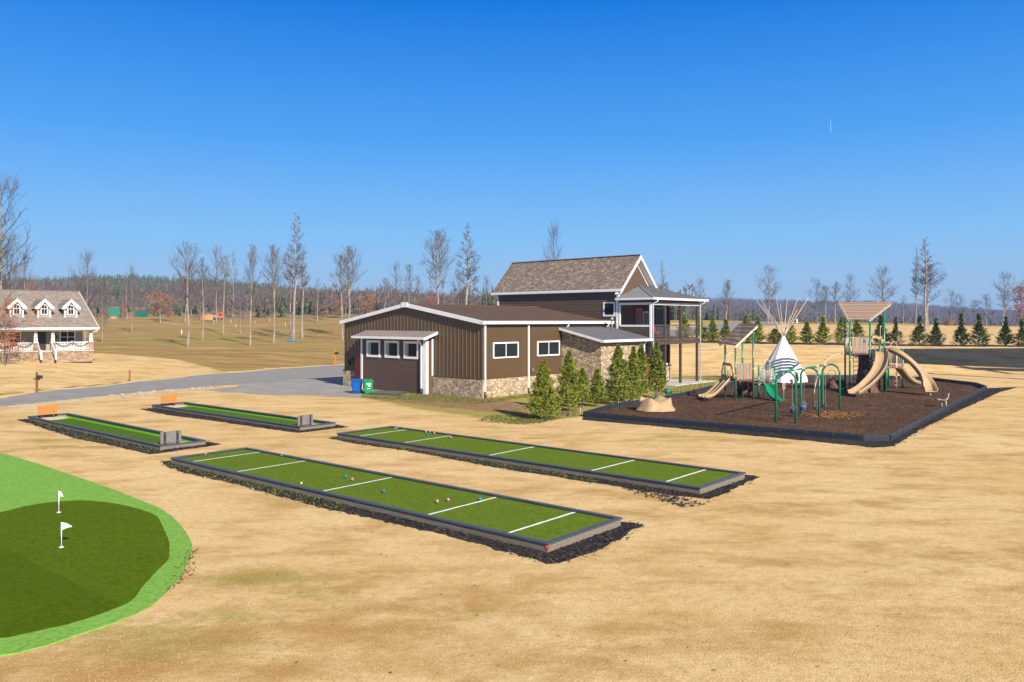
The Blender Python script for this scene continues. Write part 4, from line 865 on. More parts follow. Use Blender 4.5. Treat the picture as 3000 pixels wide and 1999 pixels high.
# red porch chair
t = thing('porch_glider', 'black framed porch seat with a red cushion on the raised porch', 'porch seat', tuple(Bl(18.75, -2.3, 3.94)), RB)
m = MB(); m.tube([(-.55, .3, .35), (-.55, .42, 1.0), (-.4, .48, 1.25), (0, .5, 1.35), (.4, .48, 1.25), (.55, .42, 1.0), (.55, .3, .35)], .025, 6)
for i in range(-4, 5): m.tube([(i*.11, .3, .4), (i*.11, .48, 1.25)], .01, 5)
m.build('backrest', 'black_plastic', t)
MB().box(-.52, .52, -.25, .3, .38, .50).build('cushion', 'red_paint', t); MB().box(-.52, .52, .24, .36, .5, .95).build('back_cushion', 'red_paint', t)
for x in (-.55, .55):
    m = MB(); m.tube([(x, -.3, 0), (x, -.3, .62), (x, .3, .66)], .022, 6); m.build('arm', 'black_plastic', t)
    m = MB(); m.tube([(x, .35, 0), (x, .35, .4)], .022, 6); m.build('leg', 'black_plastic', t)
# ---- bins
def bin_(px, py, mat, label, rz, lab):
    p = G(px, py); t = thing('wheeled_bin', label, 'recycling bin', tuple(p), rz, 'wheeled bins by the metal hall')
    m = MB(); a, b = .26, .33
    m.add([(-a, -a, .06), (a, -a, .06), (a, a*.9, .06), (-a, a*.9, .06), (-b, -b, .95), (b, -b, .95), (b, b, .95), (-b, b, .95)], [(0, 3, 2, 1), (4, 5, 6, 7), (0, 1, 5, 4), (1, 2, 6, 5), (2, 3, 7, 6), (3, 0, 4, 7)])
    m.box(-b-.03, b+.03, -b-.03, b+.02, .90, .96); m.box(-.2, .2, -b-.02, -b+.02, .2, .7) if not lab else None
    m.build('body', mat, t)
    m = MB(); m.add([(-.38, -.40, .965), (.38, -.40, .965), (.36, .34, 1.0), (-.36, .34, 1.0), (-.30, -.30, 1.05), (.30, -.30, 1.05), (.28, .24, 1.09), (-.28, .24, 1.09)], [(0, 3, 2, 1), (4, 5, 6, 7), (0, 1, 5, 4), (1, 2, 6, 5), (2, 3, 7, 6), (3, 0, 4, 7)])
    m.build('lid', mat, t)
    m = MB(); m.tube([(-.25, .40, .98), (.25, .40, .98)], .02, 8); m.build('handle', mat, t)
    for s in (-.3, .3):
        m = MB(); m.tube([(s-.03, .26, .11), (s+.03, .26, .11)], .11, 14); m.build('wheel', 'black_plastic', t)
    if lab:
        m = MB()
        for (x0, x1, z0, z1) in ((-.14, .16, .68, .82), (-.05, .06, .60, .66), (.0, .14, .56, .60), (-.10, .12, .40, .44)): m.box(x0, x1, -.345, -.29, z0, z1)
        m.build('label', 'white_trim', t)
bin_(1046, 1153, 'bin_blue', 'blue wheeled bin left of the green one against the metal hall', R(-8), False)
bin_(1079, 1154.5, 'bin_green', 'green wheeled bin with white lettering beside the blue bin', R(14), True)
for i, (a, b, r, lb) in enumerate([((1086, 1156), (1172, 1160), .10, 'nearest dark plastic drain pipe on the grass right of the bins'), ((1098, 1152), (1183, 1155.5), .075, 'middle dark drain pipe lying behind the thickest one by the bins'), ((1110, 1150), (1193, 1152.5), .06, 'thinnest dark drain pipe, farthest behind the others by the hall wall')]):
    p, q = G(*a), G(*b); p.z = q.z = r+.01; m = MB(); m.tube([p, q], r, 12, False)
    m.tube([q, p.lerp(q, .2)], r*.85, 12, False)
    for k in (0, 1): c = p.lerp(q, .01+.93*k); d = p.lerp(q, .05+.94*k); m.tube([c, d], r*1.08, 12, False)
    o = m.build('drain_pipe', 'pvc_grey', None, True); tag(o, lb, 'pipe', 'drain pipes stacked by the hall')
# ---- left house
H0 = Vector((-44.2, 84.0, 1.5)); RH = R(42)
t = thing('dormer_house', 'grey house with three white dormers and a garlanded front porch', 'house', tuple(H0), RH)
XL = -17.0; rs = 4.0/7.95
m = MB(); m.box(XL, -.35, 2, 13, -.4, 3.35); m.add([(-.35, 2, 3.3), (-.35, 13, 3.3), (-.35, 7.5, 6.9), (-.36, 7.5, 6.9)], [(0, 1, 2)]); m.build('wall', 'house_grey', t)
wM = W('-Y', 2.0); m = MB(); lap(m, wM, lambda z: XL, lambda z: -.35, .82, 3.3, .16, .02); m.build('siding', 'house_grey', t)
m = MB(); m.box(XL, 0, 0, 1.98, -.4, .74); m.box(-.34, -.02, 1.99, 13, -.4, .74); m.build('stone_base', 'stacked_stone', t)
m = MB(); m.box(XL, .08, -.08, 1.98, .745, .83); m.build('porch_floor', 'concrete', t)
m = MB(); m.slab([(XL-.5, -.5, 3.22), (.42, -.5, 3.22), (.42, 7.5, 7.22), (XL-.5, 7.5, 7.22)], .12); m.slab([(XL-.5, 13.6, 3.9), (.42, 13.6, 3.9), (.42, 7.5, 7.22), (XL-.5, 7.5, 7.22)], .12); m.build('roof', 'shingle_grey', t)
m = MB(); m.bar((XL-.5, 7.5, 7.24), (.42, 7.5, 7.24), .3, .05); m.build('ridge_cap', 'shingle_brown', t)
m = MB(); m.box(XL-.5, .46, -.64, -.50, 3.0, 3.2); m.box(XL, .3, -.5, 1.98, 3.0, 3.06); m.box(XL, 0, -.02, .16, 2.82, 2.99); m.build('gutter', 'white_trim', t)
m = MB(); m.add([(.43, -.5, 3.2), (.43, 7.5, 7.2), (.43, 7.5, 6.98), (.43, -.5, 2.98), (.48, -.5, 3.2), (.48, 7.5, 7.2), (.48, 7.5, 6.98), (.48, -.5, 2.98)], [(0, 1, 2, 3), (7, 6, 5, 4), (0, 4, 5, 1), (3, 2, 6, 7)]); m.build('rake_board', 'white_trim', t)
m = MB(); wbox(m, wM, -.52, -.34, .02, .06, .83, 3.0); m.build('corner_trim', 'white_trim', t)
for x in (-.16, -3.72, -5.26, -9.0, -12.6):
    m = MB(); m.box(x-.21, x+.21, .0, .42, .84, 1.62); p = m.build('pier', 'stacked_stone', t)
    m = MB(); m.box(x-.26, x+.26, -.05, .47, 1.625, 1.69); m.build('pier_cap', 'sand', p)
    m = MB(); m.add([(x-.17, .04, 1.695), (x+.17, .04, 1.695), (x+.17, .38, 1.695), (x-.17, .38, 1.695), (x-.12, .09, 2.81), (x+.12, .09, 2.81), (x+.12, .33, 2.81), (x-.12, .33, 2.81)], [(0, 3, 2, 1), (4, 5, 6, 7), (0, 1, 5, 4), (1, 2, 6, 5), (2, 3, 7, 6), (3, 0, 4, 7)]); c = m.build('column', 'white_trim', t)
    m = MB(); m.tube([(x+.19*math.cos(a), .21+.19*math.sin(a), 1.74+a*.043) for a in [i*.4 for i in range(62)]], .028, 5); m.build('garland', 'garland', c)
for (a, b) in ((-3.5, -.38), (-8.8, -5.5)):
    m = MB(); m.box(a, b, .16, .26, 1.62, 1.70); m.box(a, b, .18, .24, .93, .99); k = int((b-a)/.14)
    for i in range(k+1): x = a+(b-a)*i/k; m.box(x-.022, x+.022, .19, .23, .99, 1.62)
    m.box((a+b)/2-.07, (a+b)/2+.07, .13, .27, .84, 1.78)
    rr = m.build('porch_railing', 'white_trim', t)
    m = MB()
    for q in (0, 1):
        c0 = a+(b-a)*q/2; c1 = a+(b-a)*(q+1)/2; m.tube([(c0+(c1-c0)*i/12, .08, 1.68-.42*math.sin(math.pi*i/12)) for i in range(13)], .04, 5)
    m.build('garland', 'garland', rr)
    m = MB(); m.sphere(((a+b)/2, .05, 1.45), .09, 8, 6, (1, .5, 1.3)); m.build('bow', 'red_paint', rr)
m = MB()
for i in range(5): m.box(-5.0, -3.95, -1.45+i*.28, -1.16+i*.28, -.6, .14+i*.145)
m.box(-5.0, -3.95, -.05, -.002, 0, .74); m.build('steps', 'stacked_stone', t)
for x in (-5.12, -3.84):
    m = MB(); m.add([(x-.03, -1.6, .75), (x-.03, -.02, 1.66), (x-.03, -.02, .92), (x-.03, -1.6, .05), (x+.03, -1.6, .75), (x+.03, -.02, 1.66), (x+.03, -.02, .92), (x+.03, -1.6, .05)], [(0, 1, 2, 3), (7, 6, 5, 4), (0, 4, 5, 1), (3, 2, 6, 7), (0, 3, 7, 4)]); m.box(x-.07, x+.07, -1.74, -1.6, 0, .95); m.build('stair_railing', 'white_trim', t)
window(wM, -2.70, -1.22, 1.52, 2.84, t, 2, .10, rows=2); window(wM, -7.4, -6.2, 1.45, 2.8, t, 1, .10, rows=2)
m = MB(); wbox(m, wM, -4.95, -3.98, .02, .08, .83, 2.95); m.build('door', 'door_dark', t)
m = MB(); m.tube([(-3.2+.24*math.cos(a), 1.93, 2.18+.24*math.sin(a)) for a in [i*math.pi/8 for i in range(17)]], .06, 6); m.build('wreath', 'garland', t)
for q, xc in enumerate((-1.74, -4.2, -6.66)):
    yd = 1.6; zb = 3.22+(yd+.5)*.5; ze = zb+1.12; wd = .56
    yr = lambda z: (z-3.22)/.5-.5
    m = MB(); m.add([(xc-wd, yd, zb-.1), (xc+wd, yd, zb-.1), (xc+wd, yd, ze), (xc, yd, ze+.62), (xc-wd, yd, ze), (xc-wd, yr(ze)+.1, ze), (xc+wd, yr(ze)+.1, ze), (xc, yr(ze+.62)+.1, ze+.62)], [(0, 1, 2, 3, 4), (0, 4, 5), (1, 6, 2), (2, 6, 7, 3), (4, 3, 7, 5)])
    d = m.build('dormer', 'house_grey', t)
    m = MB(); zr = ze+.80; zo = ze-.05; w2 = wd+.28
    for s in (-1, 1): m.slab([(xc+s*w2, yd-.3, zo), (xc+s*w2, yr(zo)+.15, zo), (xc, yr(zr)+.15, zr), (xc, yd-.3, zr)], .06)
    m.build('dormer_roof', 'shingle_grey', d)
    m = MB()
    for s in (-1, 1):
        m.add([(xc, yd-.34, zr-.02), (xc+s*(w2+.02), yd-.34, zo-.02), (xc+s*(w2+.02), yd-.34, zo-.26), (xc+s*(w2-.34), yd-.34, zo-.20), (xc, yd-.34, zr-.34), (xc, yd-.30, zr-.02), (xc+s*(w2+.02), yd-.30, zo-.02), (xc+s*(w2+.02), yd-.30, zo-.26), (xc+s*(w2-.34), yd-.30, zo-.20), (xc, yd-.30, zr-.34)], [(0, 1, 2, 3, 4), (9, 8, 7, 6, 5), (0, 5, 6, 1), (1, 6, 7, 2), (4, 3, 8, 9)])
        m.box(xc+s*w2-.03, xc+s*w2+.03, yd-.3, yr(zo), zo-.2, zo-.07)
        m.box(xc+s*wd-.06, xc+s*wd+.06, yd-.05, yd+.03, zb-.05, ze-.05)
    m.build('dormer_trim', 'white_trim', d)
    hw = .24; zw = zb+.32; za = zb+1.0
    arc = [(xc+hw*math.cos(a), za+hw*math.sin(a)) for a in [i*math.pi/10 for i in range(11)]]
    def ring(k): return [(xc+hw*k, zw-(k-1)*.24)]+[(xc+(x-xc)*k, za+(z-za)*k) for x, z in arc]+[(xc-hw*k, zw-(k-1)*.24)]
    o_, i_ = ring(1.3), ring(1.0); nn = len(o_); m = MB()
    m.add([(x, yd-.07, z) for x, z in o_]+[(x, yd-.07, z) for x, z in i_]+[(x, yd-.0, z) for x, z in o_], [(j, (j+1) % nn, nn+(j+1) % nn, nn+j) for j in range(nn)]+[(j, 2*nn+j, 2*nn+(j+1) % nn, (j+1) % nn) for j in range(nn)])
    m.box(xc-hw, xc+hw, yd-.06, yd-.03, za-.16, za-.11); m.box(xc-.012, xc+.012, yd-.05, yd-.03, zw, za+.2)
    wn_ = m.build('dormer_window', 'white_trim', d)
    m = MB(); m.add([(x, yd-.02, z) for x, z in i_], [tuple(range(nn))]); m.build('dormer_pane', 'glass', d)
m = MB(); m.tube([(.30, -.55, 3.0), (.30, -.5, 2.85), (-.02, -.1, 2.7)], .05, 6); m.build('downspout', 'white_trim', t)
# unseen off-frame roof on posts, added to throw the long shade across the bank
CASTER = (83.5, 64.0)
t = thing('shade_caster', 'unseen roof on posts beyond the right edge, added to shade the bank', 'shade_caster', (CASTER[0], CASTER[1], 0), R(2))
for x in (-26, -16, -6, 4, 14, 26):
    for y in (-7, 7): MB().box(x-.25, x+.25, y-.25, y+.25, -.2, 17).build('post', 'brown_timber', t)
rz_ = lambda y: 21.5-abs(y)*.36
m = MB()
for q in ([(-27, 0), (-25, 10.5), (30, 10.5), (30, 0)], [(-27, 0), (-25, -4), (-12, -7), (-6, 0)], [(-7, -.2), (-1, -4.5), (14, -5.5), (18, 0)], [(-20, -6.2), (-19, -7.4), (12, -12.5), (14, -10.8)], [(10, -5.2), (12, -14), (15, -14.5), (15.5, -5)], [(20, 0), (19, -8), (30, -9), (30, 0)], [(22, -10.5), (21, -12), (30, -14), (30, -12)]):  # slab outlines cut so that lit gaps fall in the cast shade
    m.slab([(x, y, rz_(y)) for x, y in q], .3)
m.build('roof', 'grey_roof', t)
# ================================================================ PLAYGROUND
PB = [(1709, 1221), (2528, 1292), (2608, 1292), (2890, 1141), (2860, 1131), (2720, 1114), (2560, 1108), (2350, 1107.5), (2220, 1117), (2107, 1134), (2000, 1162), (1782, 1199.5)]
pb = [G(*p) for p in PB]
ring_ = [(p.x, p.y) for p in pb]
m = MB(); m.add([(p[0], p[1], .016) for p in ring_], [tuple(range(len(ring_)))])
tag(m.build('play_surface', 'play_mulch'), 'brown bark mulch covering the playground', 'mulch', kind='stuff')
scatter(ring_, 9000, 'chip_brown', 'bark_chips', .045, 'loose brown bark chips on the playground', 'mulch', 41, z=.018, grow=0.01)
scatter(Gp([(1712, 1228), (2528, 1302), (2612, 1302), (2895, 1146), (2960, 1137), (2925, 1152), (2800, 1210), (2700, 1262), (2625, 1310), (2560, 1315), (2380, 1294), (2200, 1277), (1900, 1248), (1712, 1232)]), 5200, 'chip_black', 'mulch_chips', .045, 'black mulch spilled outside the playground border', 'mulch', 42, z=.004)
t = thing('playground_border', 'interlocking navy plastic border timbers round the mulch playground', 'border', tuple(pb[0]))
scatter(Gp([(2370, 1212), (2440, 1208), (2520, 1214), (2500, 1224), (2420, 1226), (2360, 1220)]), 1500, 'chip_orange', 'bark_chips', .05, 'fresher orange bark chips scuffed up under the swings', 'mulch', 43, z=.02, grow=.9)
O = pb[0]
for i in range(len(pb)):
    a = pb[i]-O; b = pb[(i+1) % len(pb)]-O; n = max(1, round((b-a).length/1.22))
    for k in range(n):
        p = a.lerp(b, k/n); q = a.lerp(b, (k+1)/n); d = (q-p).normalized(); m = MB()
        m.bar((p.x, p.y, .13), (q.x-d.x*.06, q.y-d.y*.06, .13), .09, .26)
        for kk in range(4): cc = p.lerp(q, .14+.24*kk); m.bar((cc.x-d.x*.09+d.y*.05, cc.y-d.y*.09-d.x*.05, .16), (cc.x+d.x*.09+d.y*.05, cc.y+d.y*.09-d.x*.05, .16), .03, .05)
        m.bar((p.x, p.y, .265), (q.x-d.x*.03, q.y-d.y*.03, .265), .06, .03)
        m.build('border_section', 'navy_plastic', t)
nn = Vector((0, -1, 0))
m = MB()
for (i0, i1) in ((0, 1), (1, 2), (2, 3)):
    a = pb[i0]-O; b = pb[i1]-O; L = (b-a).length; d = (b-a)/L; nr = Vector((d.y, -d.x, 0))
    for k in range(int(L/.305)):
        if k % 4 == 3: continue
        c = a+d*(.3+.305*k)+nr*.045+Vector((0, 0, .15)); m.sphere(tuple(c), .017, 6, 4)
m.build('rivets', 'pvc_grey', t)['kind'] = 'stuff'
def catmull(P_, n=6):
    P_ = [Vector(p) for p in P_]; P_ = [P_[0]*2-P_[1]]+P_+[P_[-1]*2-P_[-2]]; o = []
    for i in range(1, len(P_)-2):
        for k in range(n):
            t_ = k/n; a, b, c, d = P_[i-1:i+3]
            o.append(.5*((2*b)+(c-a)*t_+(2*a-5*b+4*c-d)*t_*t_+(3*b-a-3*c+d)*t_**3))
    o.append(P_[-2]); return o
def rel(pts, o): return [tuple(Vector(p)-Vector(o)) for p in pts]
def chute(hw, sh, th=.035, lanes=1):
    if lanes == 1: top = [(-hw-.05, sh), (-hw, sh), (-hw+.06, .06), (-hw*.5, 0), (hw*.5, 0), (hw-.06, .06), (hw, sh), (hw+.05, sh)]
    else: top = [(-hw-.05, sh), (-hw, sh), (-hw+.05, .03), (-.07, .03), (-.03, sh*.8), (.03, sh*.8), (.07, .03), (hw-.05, .03), (hw, sh), (hw+.05, sh)]
    return top+[(hw+.05, sh-.07), (hw+.02, -.03), (0, -.07), (-hw-.02, -.03), (-hw-.05, sh-.07)]
def loop(pts, par, name='hoop', mat='play_beige', r=.022): return MB().tube(pts, r, 7).build(name, mat, par, True)
def hoop(par, a, b, z0, z1, **k):
    a = Vector(a); b = Vector(b); w = (b-a).length/2; c = (a+b)/2; d = (b-a).normalized()
    pts = [tuple(a[:2])+(z0,)]+[(c.x-d.x*w*math.cos(q), c.y-d.y*w*math.cos(q), z1-w+w*math.sin(q)) for q in [i*math.pi/8 for i in range(9)]]+[tuple(b[:2])+(z0,)]
    return loop(pts, par, **k)
def bars(par, a, b, z0, z1, n, name='rail_panel'):
    m = MB(); a = Vector(a); b = Vector(b)
    for z in (z0, z1): m.tube([(a.x, a.y, z), (b.x, b.y, z)], .02, 6)
    for i in range(n+1): p = a.lerp(b, i/n); m.tube([(p.x, p.y, z0), (p.x, p.y, z1)], .014, 6)
    return m.build(name, 'play_beige', par, True)
def boards(par, a, b, z0, z1, n, mats):
    a = Vector(a); b = Vector(b); rr = random.Random(3)
    for i in range(n):
        p = a.lerp(b, (i+.06)/n); q = a.lerp(b, (i+.9)/n); m = MB(); dz = rr.uniform(-.04, .04)
        m.bar((p.x, p.y, (z0+z1)/2+dz), (q.x, q.y, (z0+z1)/2+dz), .035, z1-z0); m.build('panel_board', mats[i % len(mats)], par)
def post(par, x, y, h, r=.062):
    o = MB().cyl((x, y), r, -.1, h, 14).sphere((x, y, h), r, 12, 6, (1, 1, .7)).build('post', 'play_green', par, True)
    m = MB()
    for z in (h*.45, h*.62): m.cyl((x, y), r+.008, z, z+.05, 14)
    m.build('clamp', 'play_beige', o); return o
bed([(1709, 1216), (2528, 1285), (2608, 1285), (2700, 1236), (2800, 1183), (2886, 1138), (2985, 1134), (2930, 1149), (2800, 1208), (2700, 1258), (2618, 1308), (2560, 1312), (2380, 1293), (2200, 1277), (1900, 1247), (1709, 1231)], ('black mulch strip round the outside of the playground border', 'black mulch bits beside the playground border'), 3000, 31)
# ---- left play structure
O = Vector((15.5, 54.5, 0))
t = thing('play_structure', 'small play structure with double tan slide and slatted lean-to roof, beside the cypress trees', 'playground set', tuple(O), 0, 'play structures')
a_ = Vector((1.3, .35)); b_ = Vector((-.35, 1.3)); p2 = Vector((15.07, 53.7))-O.xy; p4 = p2+a_; p1 = p2+b_; p3 = p2+a_+b_
post(t, *p1, 3.7); post(t, *p2, 3.7); post(t, *p3, 4.7); post(t, *p4, 4.75)
dz = 1.43
MB().slab([tuple(p)+(dz,) for p in (p1, p2, p4, p3)], .10).build('deck', 'deck_brown', t)
q1 = Vector((16.97, 54.8))-O.xy; q2 = q1+Vector((1.2, .32)); q4 = q2+Vector((-.32, 1.2)); q3 = q1+Vector((-.32, 1.2))
for q in (q1, q2, q4, q3): post(t, *q, 2.25)
MB().slab([tuple(p)+(1.05,) for p in (q3, q1, q2, q4)], .10).build('deck', 'deck_brown', t)
MB().slab([tuple(p)+(1.2,) for p in (p3, p4, q1, q3)], .07).build('bridge', 'deck_brown', t)
boards(t, p2+a_*.07, p4-a_*.06, dz, 2.52, 5, ['slat_orange', 'slat_grey']); bars(t, p3, p1, dz+.05, 2.4, 7)
bars(t, p4, q1, 1.35, 2.15, 4); bars(t, q1+(q2-q1)*.1, q1+(q2-q1)*.38, 1.08, 2.05, 4); bars(t, q1+(q2-q1)*.65, q2-(q2-q1)*.06, 1.08, 2.05, 4); bars(t, q2, q4, 1.1, 2.0, 7)
hoop(t, q1+(q2-q1)*.34, q1+(q2-q1)*.70, 1.1, 2.72); hoop(t, q3, q4, 1.1, 2.4); hoop(t, p1+(p3-p1)*.15, p1+(p3-p1)*.65, dz, 3.2)
d = Vector((-.966, -.26)); st = (p1+p2)/2
pts = [tuple(st+d*s)+(z,) for s, z in ((-.1, 1.47), (.15, 1.46), (.55, 1.14), (1.0, .72), (1.45, .37), (1.8, .24), (2.15, .22))]
MB().sweep(chute(.46, .17, lanes=2), catmull(pts, 5), True).build('slide', 'play_tan', t, True)
e = st+d*1.95; MB().cyl(e, .05, 0, .22, 8).build('slide_foot', 'play_beige', t)
m = MB(); hd = catmull([tuple(p2-b_*.0+d*.12)+(1.5,), tuple(p2+d*.14)+(2.2,), tuple(p2+b_*.15+d*.22)+(2.5,), tuple(p2+b_*.5+d*.25)+(2.48,), tuple(p2+b_*.85+d*.22)+(2.52,), tuple(p1+d*.14)+(2.2,), tuple(p1+d*.12)+(1.5,)], 5)
m.sweep([(-.06, -.14), (.06, -.14), (.06, .03), (-.06, .03)], hd, True); m.build('slide_hood', 'play_tan', t, True)
bars(t, p2+b_*.4+d*.1, p2+b_*.6+d*.1, 1.55, 2.35, 2)
lo0 = Vector((15.0, 53.6, 3.63))-O; hi0 = Vector((16.68, 54.15, 5.02))-O; lo1 = Vector((14.44, 55.4, 3.69))-O; hi1 = Vector((16.1, 56.0, 5.06))-O
for (a, b) in ((lo0, hi0), (lo1, hi1)): MB().bar(a, b, .06, .16).build('roof_beam', 'play_beige', t)
for i in range(11):
    f = (i+.3)/10.6; a = lo0.lerp(hi0, f); b = lo1.lerp(hi1, f); ex = (b-a).normalized()*.18; m = MB()
    m.bar(a-ex*.6+Vector((0, 0, .12)), b+ex+Vector((0, 0, .12)), .145, .03, (-.62, -.2, .75)); m.build('roof_slat', 'slat_grey' if i % 2 else 'slat_brown', t)
gs = rel([(17.55, 54.9, 1.05), P(2250, 1130, 54.6), P(2257, 1148, 54.2), P(2266, 1163, 53.8), P(2280, 1172, 53.35), P(2291, 1174, 53.1)], O)
MB().sweep([(-.3, .12), (-.24, .12), (-.2, .02), (0, .06), (.2, .02), (.24, .12), (.3, .12), (.26, -.05), (-.26, -.05)], catmull(gs, 4), True).build('climbing_slide', 'play_green', t, True)
lp = P(2296, 1118, 53.6)-O
m = MB(); m.tube([(lp.x, lp.y, 0.05), (lp.x, lp.y, 2.0)], .02, 6); m.tube([(lp.x+.09*math.cos(q), lp.y, 1.0+.22*math.sin(q)) for q in [i*math.pi/6 for i in range(13)]], .018, 6); m.tube([(lp.x, lp.y, 2.0), tuple(q2)+(2.1,)], .02, 6); m.build('loop_climber', 'play_beige', t, True)
tp = [tuple(p3+Vector((math.cos(q)*.9-.2, math.sin(q)*.5+.9)))+(.75+.3*math.sin(q),) for q in [i*.4-1.5 for i in range(8)]]
MB().tube(tp, .32, 12, False).build('crawl_tube', 'deck_brown', t, True)
m = MB()
for i in range(5): m.tube([tuple(p1+(p3-p1)*.3+Vector((-.1, .15+.12*(4-i))))+(.25+.28*i,), tuple(p1+(p3-p1)*.7+Vector((-.1, .15+.12*(4-i))))+(.25+.28*i,)], .018, 6)
m.build('ladder', 'play_beige', t)
# ---- tepee
D0 = 70.0; tc = G(2291, 1128); tc = Vector(((2291-1500)/F*D0, D0, 0))
t = thing('tepee', 'white canvas tepee with bare poles fanning out of the top', 'tepee', tuple(tc))
m = MB(); n = 13; Rb = 2.1; zt0 = 4.02; prof = [(0, 1.02), (.12, .99), (.3, .80), (.5, .575), (.7, .36), (.87, .18), (.97, .085), (1.0, .07)]
vs = []; rr = random.Random(2); lean = Vector((.12, .0))
for (h, k) in prof:
    for j in range(n*2):
        q = math.pi*j/n; c = 1 if j % 2 == 0 else .955-(.05*(h < .2)); fl = (.10*rr.random() if h == 0 else 0)
        vs.append((Rb*k*c*math.cos(q)+lean.x*h, Rb*k*c*math.sin(q)+lean.y*h, zt0*h+(.05+fl if h == 0 else 0)))
N2 = 2*n; m.add(vs, [(i*N2+j, i*N2+(j+1) % N2, (i+1)*N2+(j+1) % N2, (i+1)*N2+j) for i in range(len(prof)-1) for j in range(N2)])
m.build('canvas', 'canvas', t)
tops = [(-85, -118), (-62, -108), (-58, -90), (-32, -114), (9, -96), (32, -110), (29, -104), (76, -110), (-20, -60), (15, -58), (45, -78)]
for i, (dx, dy) in enumerate(tops):
    tx = dx/F*D0; tz = zt0-dy/F*D0+.05; k = (tz-zt0)/zt0; bx = -(tx)/k*.96
    bx = max(-2.0, min(2.0, bx)); by = math.sqrt(max(0, 4.0-bx*bx))*(1 if i % 2 else -1); ty = -by*k*.9
    m = MB(); ap = Vector((lean.x, 0, zt0-.05)); m.tube([(bx*.93, by*.93, .02), ap+Vector((rr.uniform(-.07, .07), rr.uniform(-.05, .05), 0)), (tx, ty, tz)], [.045, .036, .018], 6); m.build('pole', 'pole_wood', t, True)
qd = R(-72); cx, cy = math.cos(qd), math.sin(qd); m = MB(); rd = []
for i in range(18):
    q = i*math.pi/9; s_ = .30*math.cos(q); z = .78+.58*math.sin(q); k = 1.02-z/zt0*.93
    rd.append((cx*Rb*k*.985-cy*s_+lean.x*z/zt0+cx*.05, cy*Rb*k*.985+cx*s_+cy*.05, z))
m.add(rd, [tuple(range(18))]); m.build('doorway_shade', 'door_dark', t)  # flat dark oval in place of the shaded inside of the tepee
m = MB(); ap = Vector((lean.x, 0, zt0-.12)); m.cyl((ap.x, ap.y), .20, ap.z-.08, ap.z+.08, 12, .16); m.build('tie', 'canvas', t)
# ---- swing set
L1, L1b, L2, L2b, L3, L3b = (G(2274, 1240), G(2331, 1241.6), G(2345.7, 1216.6), G(2399, 1221), G(2409.4, 1197.4), G(2460, 1201.5))
O = (L1+L3b)/2
t = thing('swing_set', 'green arched swing frame with two bays', 'swing set', tuple(O))
tops_ = []
for (a, b) in ((L1, L1b), (L2, L2b), (L3, L3b)):
    a = a-O; b = b-O; w = (b-a).length/2; c = (a+b)/2; d = (b-a).normalized(); H_ = 2.74
    pts = [(a.x, a.y, -.05), (a.x, a.y, H_-w*1.0)]+[(c.x-d.x*w*math.cos(q), c.y-d.y*w*math.cos(q), H_-w+w*math.sin(q)) for q in [i*math.pi/12 for i in range(1, 12)]]+[(b.x, b.y, H_-w), (b.x, b.y, -.05)]
    MB().tube(pts, .058, 12).build('arch', 'play_green', t, True); tops_.append(Vector((c.x, c.y, H_)))
MB().tube(tops_, .055, 12).build('top_rail', 'play_green', t, True)
for i in range(2):
    for f in (.3, .36, .66, .74):
        c = tops_[i].lerp(tops_[i+1], f); m = MB(); m.sphere(tuple(c), .078, 10, 6); m.build('clamp', 'play_beige', t, True)
MB().box(-.01, .01, -.03, .03, -.15, .15).build('notice', 'white_trim', t).location = (L2b-O)+Vector((0, -.065, 1.9))
bd = (tops_[2]-tops_[0]).normalized()
def swing(i, f, kind, label):
    c = tops_[i].lerp(tops_[i+1], f)+O; zs = .50 if kind == 'bucket' else .36
    s = thing('bucket_swing' if kind == 'bucket' else 'belt_swing', label, 'swing', (c.x, c.y, zs), math.atan2(bd.y, bd.x), 'swings on the green frame')
    h = 2.70-zs
    for sx in (-.2, .2):
        m = MB(); m.tube([(sx*.9, 0, h), (sx, 0, .45)], .010, 5)
        if kind == 'bucket': m.tube([(sx, 0, .45), (sx*.8, .15, .2)], .008, 4); m.tube([(sx, 0, .45), (sx*.8, -.15, .2)], .008, 4)
        else: m.tube([(sx, 0, .45), (sx*1.1, 0, .04)], .010, 4)
        m.build('chain', 'chain', s)
    m = MB()
    if kind == 'bucket':
        R1 = [(-.04, .12), (.0, .17), (.12, .19), (.22, .20), (.22, .175), (.1, .16), (.0, .13)]
        n = 14; vs = [(r*1.1*math.cos(j*2*math.pi/n), r*math.sin(j*2*math.pi/n), z-.02) for z, r in R1 for j in range(n)]
        m.add(vs, [(i_*n+j, i_*n+(j+1) % n, (i_+1)*n+(j+1) % n, (i_+1)*n+j) for i_ in range(len(R1)-1) for j in range(n)]+[tuple(range(n))])
        m.box(-.17, .17, -.02, .02, .1, .2)
    else:
        k = 10; vs = []
        for j in range(k+1):
            u = j/k*2-1; z = -.06+.10*u*u
            vs += [(u*.23, -.075, z), (u*.23, .075, z), (u*.23, .075, z-.02), (u*.23, -.075, z-.02)]
        m.add(vs, [(4*j+q, 4*j+(q+1) % 4, 4*j+4+(q+1) % 4, 4*j+4+q) for j in range(k) for q in range(4)])
    m.build('seat', 'seat_blue', s, True)
swing(0, .30, 'bucket', 'left one of the two blue bucket swings'); swing(0, .70, 'bucket', 'right one of the two blue bucket swings')
swing(1, .28, 'belt', 'left one of the two blue belt swings on chains'); swing(1, .68, 'belt', 'right one of the two blue belt swings on chains')
